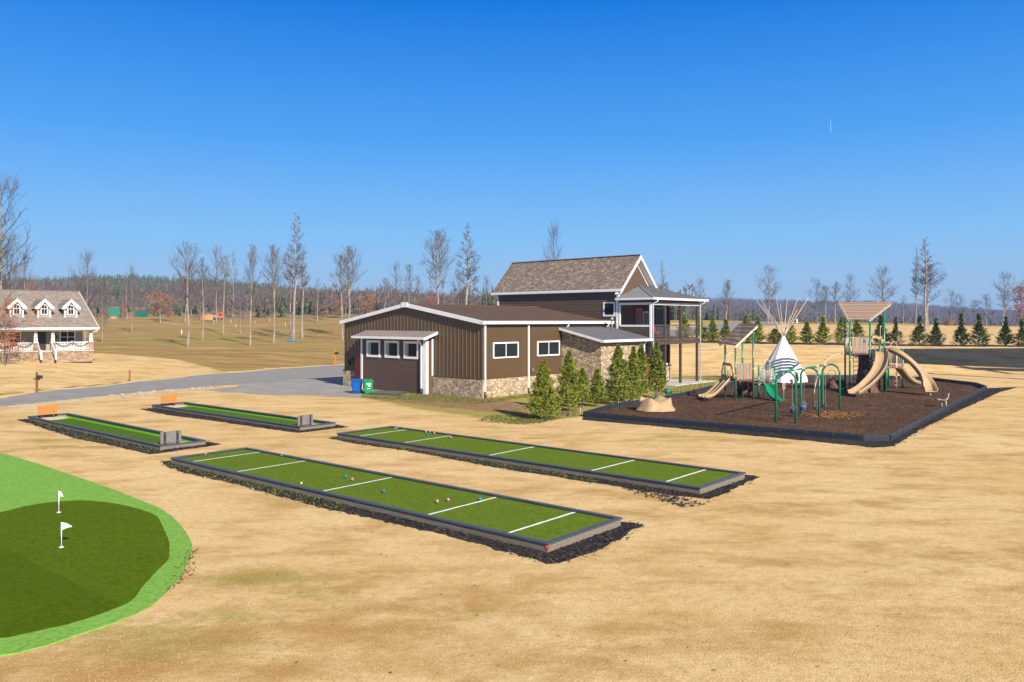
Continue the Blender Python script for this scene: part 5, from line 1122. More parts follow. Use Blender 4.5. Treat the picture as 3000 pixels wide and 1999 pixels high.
# ---- right play structure
O = Vector((27.0, 60.0, 0)); V2 = lambda x, y: Vector((x, y))-O.xy
t = thing('play_structure', 'tall play structure with two curved tan slides, tree trunk climber and fanned slat roof', 'playground set', tuple(O), 0, 'play structures')
r1, r2, r3, r4, r5, r6, r7 = V2(25.6, 61.2), V2(25.2, 59.4), V2(26.7, 59.4), V2(28.6, 61.2), V2(28.15, 61.0), V2(31.6, 64.4), V2(31.0, 65.6)
r8 = V2(27.2, 62.4); r9 = V2(29.4, 62.6)
for p, h in ((r1, 5.9), (r2, 5.45), (r3, 5.35), (r4, 6.2), (r5, 4.2), (r8, 4.1), (r6, 3.1), (r7, 3.0), (r9, 3.1)): post(t, *p, h, .068)
dz = 3.0
MB().slab([tuple(p)+(dz,) for p in (r2, r3, r5, r8, r1)], .12).build('deck', 'deck_brown', t)
MB().slab([tuple(p)+(1.72,) for p in (r9, r6, r7, V2(29.2, 64.4))], .10).build('deck', 'deck_brown', t)
MB().slab([tuple(p)+(2.35,) for p in (r5, r9, V2(29.2, 64.0), r8)], .10).build('deck', 'deck_brown', t)
boards(t, r2+Vector((.18, 0)), r3-Vector((.12, 0)), dz, 4.15, 6, ['slat_orange', 'slat_grey']); bars(t, r2, r1, dz, 4.1, 8); bars(t, r1, r8, dz, 4.1, 8); bars(t, r8, r5, dz, 4.1, 5)
m = MB(); pc = r2.lerp(r3, .72); m.box(pc.x-.04, pc.x+.04, -.66, -.63, 3.75, 4.0); m.build('panel_picture', 'bin_blue', t)
hoop(t, r1+Vector((.1, 0)), r1+Vector((.75, .35)), dz, 5.0); hoop(t, r5+Vector((.1, .1)), r5+Vector((.35, .3)), dz, 5.0); hoop(t, V2(29.9, 62.9), V2(30.6, 63.3), 1.75, 3.75)
bars(t, r9, r6, 1.74, 2.85, 10); bars(t, r6, r7, 1.74, 2.85, 5); bars(t, r3+Vector((1.6, 1.7)), r9, 2.4, 3.4, 5)
def slide(pts, hw, sh, foot):
    pp = rel([P(a, b, D) for a, b, D in pts], O); MB().sweep(chute(hw, sh), catmull(pp, 6), True).build('slide', 'play_tan', t, True)
    for f in foot:
        q = catmull(pp, 6)[f]; MB().cyl((q.x, q.y), .035, 0, q.z-.02, 8).build('slide_foot', 'play_beige', t)
slide([(2578, 1030, 59.6), (2583, 1040, 59.1), (2583, 1060, 58.6), (2577, 1082, 58.0), (2562, 1106, 57.4), (2536, 1133, 56.8), (2512, 1150, 56.4), (2500, 1154, 56.1)], .40, .26, (-6,))
slide([(2598, 1028, 60.2), (2612, 1030, 59.9), (2630, 1038, 59.5), (2654, 1054, 59.1), (2681, 1078, 58.7), (2703, 1103, 58.3), (2717, 1126, 57.9), (2724, 1142, 57.5), (2728, 1148, 57.2)], .40, .26, (-16, -4))
slide([(2633, 1078, 62.6), (2643, 1092, 62.8), (2655, 1106, 63.0), (2671, 1119, 63.2), (2690, 1125, 63.4)], .32, .2, ())
hp = [V2(27.0, 59.7), V2(28.0, 60.4)]; hd = catmull([tuple(hp[0])+(3.05,), tuple(hp[0])+(3.75,), tuple(hp[0])+(4.15,), tuple(hp[0].lerp(hp[1], .35))+(4.25,), tuple(hp[0].lerp(hp[1], .7))+(4.12,), tuple(hp[1])+(4.15,), tuple(hp[1])+(3.7,), tuple(hp[1])+(3.05,)], 5)
m = MB(); m.sweep([(-.08, -.18), (.08, -.18), (.08, .04), (-.08, .04)], hd, True); m.build('slide_hood', 'play_tan', t, True)
na = V2(25.05, 59.2); nb = V2(26.5, 59.1); fa = V2(25.55, 62.0); fb = V2(29.5, 62.0)
for (a, b) in ((na, fa), (nb, fb)): MB().bar(tuple(a)+(5.42,), tuple(b)+(6.70,), .07, .17).build('roof_beam', 'play_beige', t)
for i in range(10):
    f = (i+.2)/9.4; a = na.lerp(fa, f); b = nb.lerp(fb, f); z = 5.42+1.28*f+.10; dd_ = (b-a).normalized()*.2
    MB().bar(tuple(a-dd_)+(z,), tuple(b+dd_*.8)+(z,), .215, .035, (0, -.42, .9)).build('roof_slat', 'slat_orange' if i % 2 else 'slat_grey', t)
# arched rail climber
for off in (0, .75):
    c = rel([P(2477, 1036, 60.0+off), P(2450, 1038, 60.0+off), P(2425, 1054, 59.9+off), P(2404, 1082, 59.8+off), P(2391, 1118, 59.6+off), P(2385, 1153, 59.3+off*.9)], O)
    cc = catmull(c, 5); loop(cc, t, 'climber_rail', 'play_beige', .028)
    if off == 0: c0 = cc
for i in range(1, 9):
    a = c0[int(i*len(c0)/9.5)]; b = a+Vector((0, .75, 0)); MB().tube([a, b], .018, 6).build('rung', 'play_beige', t, True)
# tree trunk climber
m = MB(); n = 20; k = 14; vs = []; rr = random.Random(9); tcx, tcy = V2(26.75, 60.2)
for i in range(k+1):
    h = i/k
    for j in range(n):
        q = 2*math.pi*j/n; r = (.75-.35*h+.28*max(0, .25-h)/.25)*(1+.10*math.sin(5*q+h*3)+.06*math.sin(9*q-h*7)+rr.uniform(-.04, .04)); vs.append((tcx+r*math.cos(q), tcy+r*.8*math.sin(q), 2.95*h))
m.add(vs, [(i*n+j, i*n+(j+1) % n, (i+1)*n+(j+1) % n, (i+1)*n+j) for i in range(k) for j in range(n)]+[tuple(range(k*n, k*n+n))]); tr = m.build('trunk_climber', 'climber_brown', t, True)
for (dx, z, r) in ((-.22, 1.55, .19), (.18, 2.25, .16), (-.35, .85, .15), (.25, 1.2, .13)):
    m = MB(); m.sphere((tcx+dx, tcy-.56+.12*z/2.9, z), r, 10, 8, (1, .5, 1.3), .08, 3); m.build('knob', 'climber_hole', tr, True)
# chain ladder, net, wheel, low rungs
m = MB()
for i in range(8): z = .25+i*.33; m.tube([(V2(25.75, 0).x, .1, z), (V2(26.15, 0).x, .1, z+.18)], .018, 5); m.tube([(V2(26.15, 0).x, .1, z), (V2(25.75, 0).x, .1, z+.18)], .018, 5)
for x in (25.75, 26.15): m.tube([(V2(x, 0).x, .1, .05), (V2(x, 0).x, .1, 2.9)], .02, 5)
m.build('net_climber', 'black_plastic', t)
lx = P(2627, 1133, 63.0)-O; m = MB(); m.tube([(lx.x, lx.y, .02), (lx.x, lx.y, 2.7)], .028, 6)
for i in range(6): z = .3+.32*i; m.tube([(lx.x-.22, lx.y, z), (lx.x+.05, lx.y, z+.02)], .018, 5)
m.build('pole_ladder', 'play_beige', t, True)
wx = P(2664, 1095, 63.9)-O; m = MB(); m.tube([(wx.x+.27*math.cos(q), wx.y, 1.15+.27*math.sin(q)) for q in [i*math.pi/10 for i in range(21)]], .02, 6)
for s_ in (.12, -.12): m.tube([(wx.x-.5, wx.y, 1.15+s_*2.6), (wx.x+.15, wx.y, 1.15+s_*2)], .016, 5)
m.build('play_wheel', 'play_beige', t, True)
# ---- spinner
c = G(1912, 1208); c.y += .7; c.x += .3
t = thing('spinner_seat', 'moulded tan merry-go-round with green centre post at the playground corner', 'spinner', tuple(c), R(10))
m = MB(); nr, nt_ = 14, 40; vs = []
for i in range(nr+1):
    r = 1.2*i/nr
    for j in range(nt_):
        q = 2*math.pi*j/nt_; lob = .5+.5*math.cos(2*q); s_ = lambda e0, e1, x: max(0, min(1, (x-e0)/(e1-e0)))**2*(3-2*max(0, min(1, (x-e0)/(e1-e0))))
        rise = s_(.48, .92, r)*(1-s_(.93, 1.06, r)*(.85)); h = .12+.72*rise*(.66+.34*(.5+.5*math.cos(4*q+math.pi)))+(.04*math.sin(8*q)*s_(.5, .9, r))
        if i == nr: h = .06
        rr_ = r*(1+.05*math.cos(8*q)*s_(.9, 1.2, r)-.06*(1-lob)); vs.append((rr_*math.cos(q), rr_*math.sin(q), h))
m.add(vs, [(i*nt_+j, i*nt_+(j+1) % nt_, (i+1)*nt_+(j+1) % nt_, (i+1)*nt_+j) for i in range(nr) for j in range(nt_)]); m.build('body', 'play_tan', t, True)
m = MB(); m.cyl((0, 0), .035, .1, .95, 10); m.build('centre_post', 'play_green', t, True)
m = MB(); m.cyl((0, 0), .27, .95, .99, 18, .20); m.build('hand_disc', 'play_green', t)
# ---- small seat
c = G(2762, 1194); t = thing('play_chair', 'small beige spinning chair standing alone near the right border', 'play seat', tuple(c), R(-20))
m = MB(); m.add([(x, y, z) for (x, y, z) in [(-.28, -.2, .50), (.22, -.2, .46), (.22, .2, .46), (-.28, .2, .50), (-.26, -.2, .46), (.2, -.2, .42), (.2, .2, .42), (-.26, .2, .46)]], [(0, 1, 2, 3), (7, 6, 5, 4), (0, 4, 5, 1), (1, 5, 6, 2), (2, 6, 7, 3), (3, 7, 4, 0)]); m.build('seat', 'seat_blue', t)
m = MB(); n = 16; ring2 = [(.27+.05*math.sin(i*2*math.pi/n)+0.0, .20*math.cos(i*2*math.pi/n), .70+.20*math.sin(i*2*math.pi/n)) for i in range(n)]
m.add(ring2+[(x+.03, y, z) for x, y, z in ring2], [tuple(range(n)), tuple(range(2*n-1, n-1, -1))]+[(i, (i+1) % n, n+(i+1) % n, n+i) for i in range(n)]); m.build('backrest', 'play_beige', t)
for y in (-.22, .22): MB().tube([(-.32, y, .40), (-.26, y, .50), (.15, y, .47), (.27, y, .62)], .02, 6).build('arm', 'play_beige', t, True)
for x in (-.05, .18): MB().cyl((x, 0), .03, 0, .44, 8).build('leg', 'play_beige', t, True)
# ---- rock with ring behind the swings
c = G(2450, 1137); t = thing('play_rock', 'low brown play rock with a thin ring, behind the swing set', 'play rock', tuple(c))
m = MB(); m.sphere((0, 0, .1), .8, 14, 8, (1, .7, .9), .10, 4); m.build('rock', 'climber_brown', t, True)
m = MB(); m.tube([(-.35+.30*math.cos(q), 0, 1.15+.30*math.sin(q)) for q in [i*math.pi/10 for i in range(21)]], .02, 6); m.tube([(-.35, 0, .5), (-.35, 0, .86)], .02, 6); m.build('ring', 'play_beige', t, True)
# ---- small things on the lawn
c = G(1956, 1154.5); t = thing('bucket', 'green plastic bucket on the grass right of the last cypress', 'bucket', tuple(c))
m = MB(); m.cyl((0, 0), .20, 0, .36, 16, .25); m.build('body', 'far_green', t, True); m = MB(); m.cyl((0, 0), .265, .34, .38, 16); m.build('rim', 'far_green', t, True)
# ================================================================ VEGETATION
def mesh_of(mb, name, mat):
    me = bpy.data.meshes.new(name); me.from_pydata(mb.v, [], mb.f); me.update(); me.materials.append(MATS[mat]); return me
def bare_tpl(seed, H=16.0, cr=3.0, start=.38, nb=26, asc=42, shape='oval', fine=1.0, mat='twigs', bark='bark', lean=.01, fork=False):
    rr = random.Random(seed); tk = MB(); cw = MB()
    tpts = []; x = y = 0.0
    for i in range(10):
        h = H*i/9; tpts.append(Vector((x, y, h-.3 if i == 0 else h))); x += rr.gauss(0, .012*H*.5)+lean*H/9; y += rr.gauss(0, .006*H)
    R0 = H*.0115
    rad = [R0*(1.35 if i == 0 else 1)*(1-i/9.6)**.8+.02 for i in range(10)]
    tk.tube(tpts, rad, 8)
    trunks = [(tpts, rad, start)]
    if fork:
        b = tpts[4]; fp = [b]+[b+Vector((.25*i*(1.2-.08*i), .05*i, (H*.5)*i/5)) for i in range(1, 6)]; fr_ = [rad[4]*.7*(1-i/6)+.02 for i in range(6)]
        tk.tube(fp, fr_, 6); trunks.append((fp, fr_, .15))
    def at(pts, f):
        k = f*(len(pts)-1); i = min(int(k), len(pts)-2); return pts[i].lerp(pts[i+1], k-i)
    def branch(p, d, L, r, lev):
        n = 5 if lev == 1 else 3; pts = [p]; dd = d.copy()
        for i in range(n):
            dd = (dd+Vector((rr.gauss(0, .16), rr.gauss(0, .16), rr.gauss(.07, .12)))).normalized(); pts.append(pts[-1]+dd*L/n)
        cw.tube(pts, [r*(1-.75*i/n) for i in range(n+1)], 4 if lev == 1 else 3, False)
        if lev >= 3: return
        k = int((rr.randint(7, 10) if lev == 1 else rr.randint(4, 6))*fine)
        for j in range(k):
            f = rr.uniform(.22, .98); q = at(pts, f); ax = Vector((rr.gauss(0, 1), rr.gauss(0, 1), rr.gauss(.3, .7))).normalized()
            nd = (dd*.7+ax*.75+Vector((0, 0, .06))).normalized(); branch(q, nd, L*rr.uniform(.42, .62)*(1.15-f*.45), r*.48, lev+1)
    for pts, rd, st in trunks:
        for j in range(nb if pts is tpts else nb//2):
            f = st+(1-st)*((j+rr.random())/(nb if pts is tpts else nb//2)); f = min(f, .99); g_ = (f-st)/(1-st)
            if shape == 'oval': L = cr*(math.sin(math.pi*min(1, g_*.86+.17))**.7+.12)
            elif shape == 'round': L = cr*(math.sin(math.pi*min(1, g_*.72+.25))**.5+.1)
            else: L = cr*(1.05-g_*.8)
            az = j*2.4+rr.uniform(-.5, .5); a = R(asc+14+rr.uniform(-16, 16)-g_*22); d = Vector((math.cos(az)*math.sin(a), math.sin(az)*math.sin(a), math.cos(a)))
            branch(at(pts, f), d, L*rr.uniform(.7, 1.2), max(.03, rd[0]*.25*(1-g_*.6)), 1)
    # a few dead stubs low on the trunk
    for j in range(3):
        f = rr.uniform(.15, st); az = rr.uniform(0, 6.28); p = at(tpts, f); cw.tube([p, p+Vector((math.cos(az)*.9, math.sin(az)*.9, .5))], [.03, .012], 3, False)
    q_ = sorted(math.hypot(a, b) for a, b, c in cw.v); cr_ = q_[int(len(q_)*.97)]
    return {'H': H, 'cr': cr_, 'parts': [('trunk', mesh_of(tk, 'trunk', bark)), ('crown', mesh_of(cw, 'crown', mat))]}
def leafy(tpl_seed, H, cr, mat, n, lf, start=.15):
    b = bare_tpl(tpl_seed, H, cr, start, 22, 58, 'round', .75, 'bark_dark', 'bark_dark')
    rr = random.Random(tpl_seed); lm = MB(); cl = [(rr.gauss(0, .45), rr.gauss(0, .45), rr.uniform(-.75, .85)) for _ in range(34)]
    cz = H*(start+1)/2; hz = H*(1-start)/2
    for i in range(n):
        c = cl[i % len(cl)]; k = math.sqrt(max(0.08, 1-c[2]**2))
        x = (c[0]*k*1.2+rr.gauss(0, .16))*cr*1.15; y = (c[1]*k*1.2+rr.gauss(0, .16))*cr*1.15; z = cz+(c[2]+rr.gauss(0, .10))*hz*1.02
        a = Vector((rr.gauss(0, 1), rr.gauss(0, 1), rr.gauss(0, 1))).normalized()*lf*rr.uniform(.6, 1.4); bb = a.cross(Vector((rr.gauss(0, 1), rr.gauss(0, 1), rr.gauss(0, 1)))).normalized()*lf*.55; p = Vector((x, y, z))
        lm.add([p-a, p+bb, p+a, p-bb], [(0, 1, 2, 3)])
    b['parts'].append(('foliage', mesh_of(lm, 'foliage', mat))); b['cr'] = cr*1.3; return b
def cypress_tpl(seed, H, w, n, mat, leader=0.0, low=.12, sc=1.0):
    rr = random.Random(seed); lm = MB(); tk = MB()
    tk.tube([(0, 0, -.1), (.02, 0, H*.5), (0, .02, H*.96)], [.05*H/3+.01, .035, .008], 6)
    for s in range(5): a = s*1.4; tk.tube([(0, 0, .15+.1*s), (math.cos(a)*w*.3, math.sin(a)*w*.3, .35+.12*s)], [.018, .008], 4)
    nb = int(n/9)
    for i in range(nb):
        f = rr.random()**.85; h = low*H+(1-low)*H*f
        az0 = rr.uniform(0, 6.28)
        env = (w*(min(1, (f+.10)/.22)**.6)*(1-f)**(.62 if f < .7 else .85)*(1 if f < .93 else .7) if not leader else w*(min(1, (f+.08)/.2)**.6)*max(.42*(1-f)**.75*(.6+.4*math.sin(f*38+seed)), (1-f/(1-leader))**.7 if f < 1-leader else 0))
        env *= 1+.22*math.sin(5*f*6.28+seed+az0)+.16*math.sin(az0*3+f*9+seed); az = az0; rad = env*(rr.uniform(.5, 1.0)+(.28 if rr.random() < .12 else 0))
        if leader and f > 1-leader and rr.random() < .55: continue
        up = rr.uniform(.5, 1.1); L = (.13+.42*env)*rr.uniform(.6, 1.2)*sc
        base = Vector((math.cos(az)*rad, math.sin(az)*rad, h)); d = Vector((math.cos(az), math.sin(az), up)).normalized(); sd_ = Vector((-math.sin(az), math.cos(az), 0))
        for k in range(9):
            t_ = k/9; p = base-d*L*.5+d*L*t_; sg = 1 if k % 2 else -1
            tip = p+(d*.7+sd_*sg*rr.uniform(.3, .9)+Vector((rr.gauss(0, .25), rr.gauss(0, .25), rr.gauss(0, .2)))).normalized()*(.055+.10*(1-t_))*sc*1.25
            ww = (sd_*rr.gauss(0, 1)+Vector((0, 0, rr.gauss(0, 1)))+d*.3).normalized()*.022*sc*1.3
            lm.add([p-ww, p+ww, tip+ww*.5, tip-ww*.5], [(0, 1, 2, 3)])
    q_ = sorted(math.hypot(a, b) for a, b, c in lm.v); w = q_[int(len(q_)*.975)]
    return {'H': H, 'cr': w, 'parts': [('trunk', mesh_of(tk, 'trunk', 'bark_dark')), ('foliage', mesh_of(lm, 'foliage', mat))]}
def plant(tpl, loc, H, w, name, label, cat, group=None, rz=0):
    t = thing(name, label, cat, loc, rz, group); sz = H/tpl['H']; sx = w/tpl['cr'] if w else sz
    t.scale = (sx, sx, sz)
    for nm, me in tpl['parts']:
        o = bpy.data.objects.new(nm, me); COL.objects.link(o); o.parent = t
    return t
BT = [bare_tpl(1, 16, 3.2, .36, 30, 40), bare_tpl(2, 16, 2.6, .40, 28, 34), bare_tpl(3, 15, 2.6, .45, 26, 36, 'oval', 1, 'twigs_pale'), bare_tpl(4, 22, 3.0, .42, 34, 58, 'taper'),
      bare_tpl(5, 14, 3.4, .32, 28, 44, 'round'), bare_tpl(6, 17, 3.3, .38, 30, 30, 'oval', 1, 'twigs_pale', 'bark', .01, True), bare_tpl(7, 12, 3.6, .25, 30, 52, 'round'), bare_tpl(8, 18, 2.4, .35, 30, 46, 'taper', .9, 'twigs', 'bark', .03),
      bare_tpl(9, 13, 2.2, .30, 26, 40, 'oval', .8, 'twigs_pale')]
def T(px, yb, yt, w, k, label, D=None, rz=0.0, cat='bare tree', group='bare winter trees'):
    if D is None: h = hit(px, yb); D = h.y
    else: x = (px-1500)/F*D; h = Vector((x, D, zat(x, D)))
    ztop = HC-(yt-HZ)/F*D
    plant(BT[k], (h.x, h.y, h.z-.1), ztop-h.z+.1, w*1.12/F*D, 'bare_tree', label, cat, group, rz)
T(549, 1016, 712, 40, 0, 'full-crowned bare tree with pale trunk, largest of the left field group')
T(592, 999, 757, 27, 1, 'bare tree just right of the largest full-crowned one in the left field')
T(635, 949, 741, 28, 4, 'bare tree standing in front of the far orange truck')
T(654, 982, 749, 22, 2, 'slender pale-trunked bare tree right of the far orange truck')
T(682, 929, 735, 16, 8, 'thinnest tall bare tree, with a straight pale trunk at the back of the left field')
T(733, 1012, 718, 29, 1, 'bare tree with dark blotched trunk and vase crown alone in the left field', rz=2)
T(801.5, 1005, 722, 31, 5, 'bare tree with pale lower trunk, left of the tallest tree', rz=1)
T(860, 993, 632, 35, 3, 'tallest bare tree of the left field, with sparse top branches')
T(852, 984, 742, 26, 0, 'dark bare tree standing close behind the tallest one', rz=3)
T(886, 990, 725, 32, 7, 'dense bare tree directly right of the tallest one', rz=1)
T(1004, 996, 748, 30, 2, 'bare tree with pale trunk just left of the metal hall roof', rz=2)
T(1022, 985, 724, 36, 5, 'forked bare tree behind the left roof edge of the metal hall', rz=.5)
T(542, 944, 780, 28, 4, 'bare tree half hidden behind the largest full-crowned one', rz=2)
T(704, 979, 884, 12, 8, 'small bare sapling between two tall trees in the left field', rz=1)
T(386, 976, 798, 24, 6, 'low bare tree with spreading branches near the grey house', rz=1)
T(372, 935, 795, 12, 8, 'thin bare tree behind the field edge near the green tank', rz=3)
T(470, 947, 860, 16, 8, 'small bare tree in front of the rust-leaved oak thicket', rz=2)
T(249, 930, 757, 38, 4, 'rounded bare tree rising right behind the grey house roof', 140, 1)
T(300, 935, 830, 30, 6, 'low bushy bare tree beside the gable of the grey house', 135, 2)
T(215, 935, 805, 20, 6, 'faint bare tree above the right dormer of the grey house', 190, 2)
T(-14, 960, 552, 88, 4, 'tall bare tree cut by the left edge of the photo', 105, 2.2)
T(20, 950, 742, 34, 4, 'bare tree with pale twin stems behind the left end of the grey house roof', 125, .6)
T(71, 940, 770, 32, 6, 'small round bare tree above the middle of the grey house roof', 150, 1)
T(45, 930, 775, 18, 2, 'thin bare tree between the two rounder ones above the grey house', 170, 1)
T(1281, 950, 678, 42, 5, 'tall bare tree with double crown behind the metal hall roof, left of the pair', 165, 0)
T(1367, 950, 659, 38, 3, 'tall bare tree behind the metal hall roof, right of the pair', 165, 1)
T(1160, 950, 785, 24, 4, 'bare tree above the ridge end of the metal hall', 190, 0)
T(1199, 950, 775, 18, 2, 'narrow bare tree right of the metal hall ridge', 190, 1)
T(1225, 950, 822, 18, 6, 'short bare tree near the orange oak behind the metal hall', 200, 1)
T(1339, 950, 803, 26, 4, 'dark bare tree between the tall pair behind the metal hall', 180, 2)
T(1425, 950, 822, 22, 6, 'low pale bare tree left of the two storey house roof', 200, 1)
T(1129, 945, 815, 16, 2, 'faint bare tree over the left slope of the metal hall', 220, 1)
T(930, 945, 815, 16, 8, 'small bare tree between the field group and the metal hall', 230, 1)
T(1615, 950, 686, 38, 4, 'bare tree rising over the shingle ridge of the two storey house', 120, 1)
T(1951, 950, 766, 26, 7, 'bare tree leaning right between the house gable and porch roof', 130, 2)
T(2046, 950, 828, 24, 4, 'small bare tree above the right end of the porch roof', 170, 1)
T(2125, 938, 820, 26, 1, 'bare tree with white-painted foot left of the tepee poles', 180, 1)
T(2249, 940, 792, 36, 4, 'round-crowned bare tree behind the tepee poles', 215, 2)
T(2394, 940, 830, 32, 6, 'spreading bare tree, first of the row right of the tepee', 240, 1)
T(2420, 940, 838, 18, 2, 'bare tree second in the row right of the tepee', 245, 1)
T(2448, 940, 826, 22, 1, 'bare tree third in the row right of the tepee', 235, 2)
T(2493, 940, 816, 24, 4, 'bare tree just left of the tall slat roof', 240, 3)
T(2578, 943, 796, 42, 4, 'round bare tree directly above the tall slat roof', 215, .4)
T(2681, 946, 727, 20, 7, 'leftmost tall bare tree of the three on the right', 200, 4)
T(2718, 946, 778, 42, 0, 'wide bare tree between the tall ones on the right', 200, 3)
T(2712, 946, 700, 34, 3, 'tallest bare tree on the right, slightly leaning', 196, 1)
T(2647, 946, 866, 14, 8, 'small faint bare tree left of the tall three on the right', 230, 1)
T(2788, 948, 858, 22, 6, 'low bare tree beyond the brush pile', 230, 1)
T(2815, 948, 872, 18, 6, 'smaller bare tree right of the brush pile', 235, 2)
T(2860, 950, 880, 18, 2, 'thin bare tree in the gap at the right side', 240, 2)
T(2890, 951, 872, 30, 6, 'pale bushy bare tree near the right side', 235, 3)
T(2936, 952, 812, 34, 4, 'bare tree just left of the red-leaved oak', 225, 1)
# ---- oaks that kept their leaves
LT = [leafy(31, 8, 3.0, 'oak_leaf', 2300, .10), leafy(32, 7, 3.2, 'rust_leaf', 1500, .22), leafy(33, 8, 3.2, 'oak_leaf_red', 1500, .17)]
p = Vector(((14-1500)/F*75.5, 75.5, zat((14-1500)/F*75.5, 75.5))); plant(LT[0], (p.x, p.y, p.z-.1), 6.4, 2.5, 'oak_tree', 'young oak with orange-brown leaves in front of the grey house', 'oak tree')
def oak(px, yb, yt, w, k, label, D):
    x = (px-1500)/F*D; z = zat(x, D); plant(LT[k], (x, D, z-.2), HC-(yt-HZ)/F*D-z+.2, w/F*D, 'oak_tree', label, 'oak tree', 'oaks with dead leaves', k+px*.01)
oak(465, 930, 855, 34, 1, 'wide rust-leaved oak thicket behind the left field', 235); oak(492, 930, 868, 24, 1, 'smaller rust-leaved oak at the right of the thicket', 232)
oak(365, 930, 890, 12, 1, 'small rust-leaved oak right of the green tank', 240); oak(945, 930, 892, 16, 1, 'small rust-leaved oak left of the metal hall roof edge', 240)
oak(992, 930, 882, 24, 1, 'rust-leaved oak touching the left roof edge of the metal hall', 245); oak(1082, 930, 862, 32, 1, 'rust-leaved oak above the left slope of the metal hall roof', 240)
oak(1262, 930, 866, 30, 0, 'bright orange oak above the right slope of the metal hall roof', 235); oak(92, 900, 826, 17, 0, 'bright orange oak above the grey house ridge', 210)
oak(2990, 955, 835, 42, 2, 'oak with dark red leaves at the right edge of the photo', 200)
# ---- cypress trees by the annex
CT = [cypress_tpl(41+q, h_, w_, n_, 'cypress_leaf', low=l_) for q, (h_, w_, n_, l_) in enumerate([(3.2, .95, 7000, .06), (3.5, .90, 6500, .10), (2.9, .62, 3800, .16), (2.7, .60, 3600, .10), (3.7, .98, 7500, .06), (3.5, .80, 5200, .12), (3.4, .62, 4200, .12), (3.5, .62, 4000, .14)])]
for ci, (px, yb, yt, w, k, lb) in enumerate([(1593, 1228, 1062, 84, 0, 'nearest full cypress, standing alone left of the others'), (1667, 1205, 1030, 70, 1, 'tall cypress in front of the annex corner, second from the left'),
    (1706, 1196, 1080, 44, 2, 'slim cypress pressed against the right of the second one'), (1750, 1192, 1082, 48, 2, 'short slim cypress in the middle of the group'),
    (1811, 1186, 1012, 76, 1, 'tallest full cypress before the sunlit stone wall'), (1856, 1181, 1018, 56, 0, 'cypress crowded directly right of the tallest one'),
    (1879, 1170, 1012, 50, 2, 'slim dark cypress behind the crowded pair'), (1924, 1167, 1006, 54, 2, 'narrow yellowish cypress at the right end, before the porch post')]):
    p = G(px, yb); plant(CT[ci], (p.x, p.y, 0), (yb-yt)/F*p.y, w*.60/F*p.y, 'cypress_tree', lb, 'cypress', 'young cypress trees by the annex', px)
for (px, yb, lb) in [(1812, 1190, 'white stake before the tallest cypress'), (1700, 1210, 'white stake right of the second cypress'), (1857, 1184, 'white stake under the crowded cypress pair'), (1945, 1165, 'white stake beside the green bucket')]:
    p = G(px, yb); o = MB().cyl((0, 0), .025, 0, .32, 6).build('tree_stake', 'pole_wood'); o.location = p; tag(o, lb, 'stake', 'small stakes by the cypress trees')
scatter(Gp([(1480, 1232), (1560, 1242), (1700, 1218), (1700, 1196), (1640, 1200), (1560, 1222)]), 700, 'chip_black', 'mulch_chips', .05, 'dark mulch under the nearest cypress trees', 'mulch', 51)
for a_, n_, nm in ((Gp([(1060, 1156), (1280, 1152), (1410, 1172), (1650, 1142), (1660, 1148), (1410, 1184), (1250, 1176), (1060, 1166)]), 4200, 1), (Gp([(1400, 1235), (1520, 1246), (1600, 1238), (1640, 1225), (1520, 1215), (1430, 1218)]), 1500, 2), (Gp([(1900, 1178), (2010, 1150), (2110, 1125), (2150, 1100), (2040, 1105), (1950, 1150)]), 1600, 3)):
    scatter(a_, n_, 'weed', 'grass_tufts', .07, ['', 'green grass tufts along the foot of the metal hall', 'green grass round the foot of the nearest cypress', 'green grass beside the patio'][nm], 'grass', 60+nm, True, 0)
# ---- evergreens along the bank
ET = [cypress_tpl(51, 3.4, 1.05, 3000, 'cypress_leaf', .0, .08, 1.5), cypress_tpl(52, 3.6, 1.1, 3000, 'cypress_shaded', .42, .06, 1.5), cypress_tpl(53, 3.6, 1.05, 3000, 'cypress_shaded', .36, .06, 1.5), cypress_tpl(54, 3.5, .95, 2800, 'cypress_leaf', .30, .06, 1.5)]
ET += [cypress_tpl(55, 3.3, 1.0, 2600, 'cypress_leaf', .0, .05, 1.5), cypress_tpl(56, 3.6, 1.2, 2600, 'cypress_shaded', .48, .05, 1.5), cypress_tpl(57, 3.6, 1.0, 3000, 'cypress_shaded', .40, .05, 1.5), cypress_tpl(58, 3.5, 1.0, 2400, 'cypress_leaf', .42, .05, 1.5), cypress_tpl(59, 3.5, .8, 2600, 'cypress_leaf', .2, .05, 1.5), cypress_tpl(60, 3.5, 1.1, 2400, 'cypress_shaded', .33, .05, 1.5)]
ALT = {0: (0, 4, 8), 1: (1, 5, 9), 2: (2, 6, 9), 3: (3, 7, 8)}
row = [(2005, 1000, 930, 0), (2052, 1001, 925, 3), (2088, 1003, 932, 3), (2127, 1003, 939, 3), (2186, 1005, 926, 0), (2220, 1006, 930, 0), (2270, 1006, 965, 0), (2314, 1008, 944, 0), (2363.5, 1008, 944, 0), (2411, 1009, 929, 3), (2466, 1008, 931, 0), (2511, 1008, 937, 3), (2580, 1006, 926, 2), (2624, 1008, 931, 1), (2694, 1013, 928, 1), (2742, 1013, 935, 2), (2816, 1014, 922, 2), (2867, 1015, 921, 1), (2946, 1013, 929, 2), (2993, 1015, 938, 1)]
nth = ['first', 'second', 'third', 'fourth', 'fifth', 'sixth', 'seventh', 'eighth', 'ninth', 'tenth']
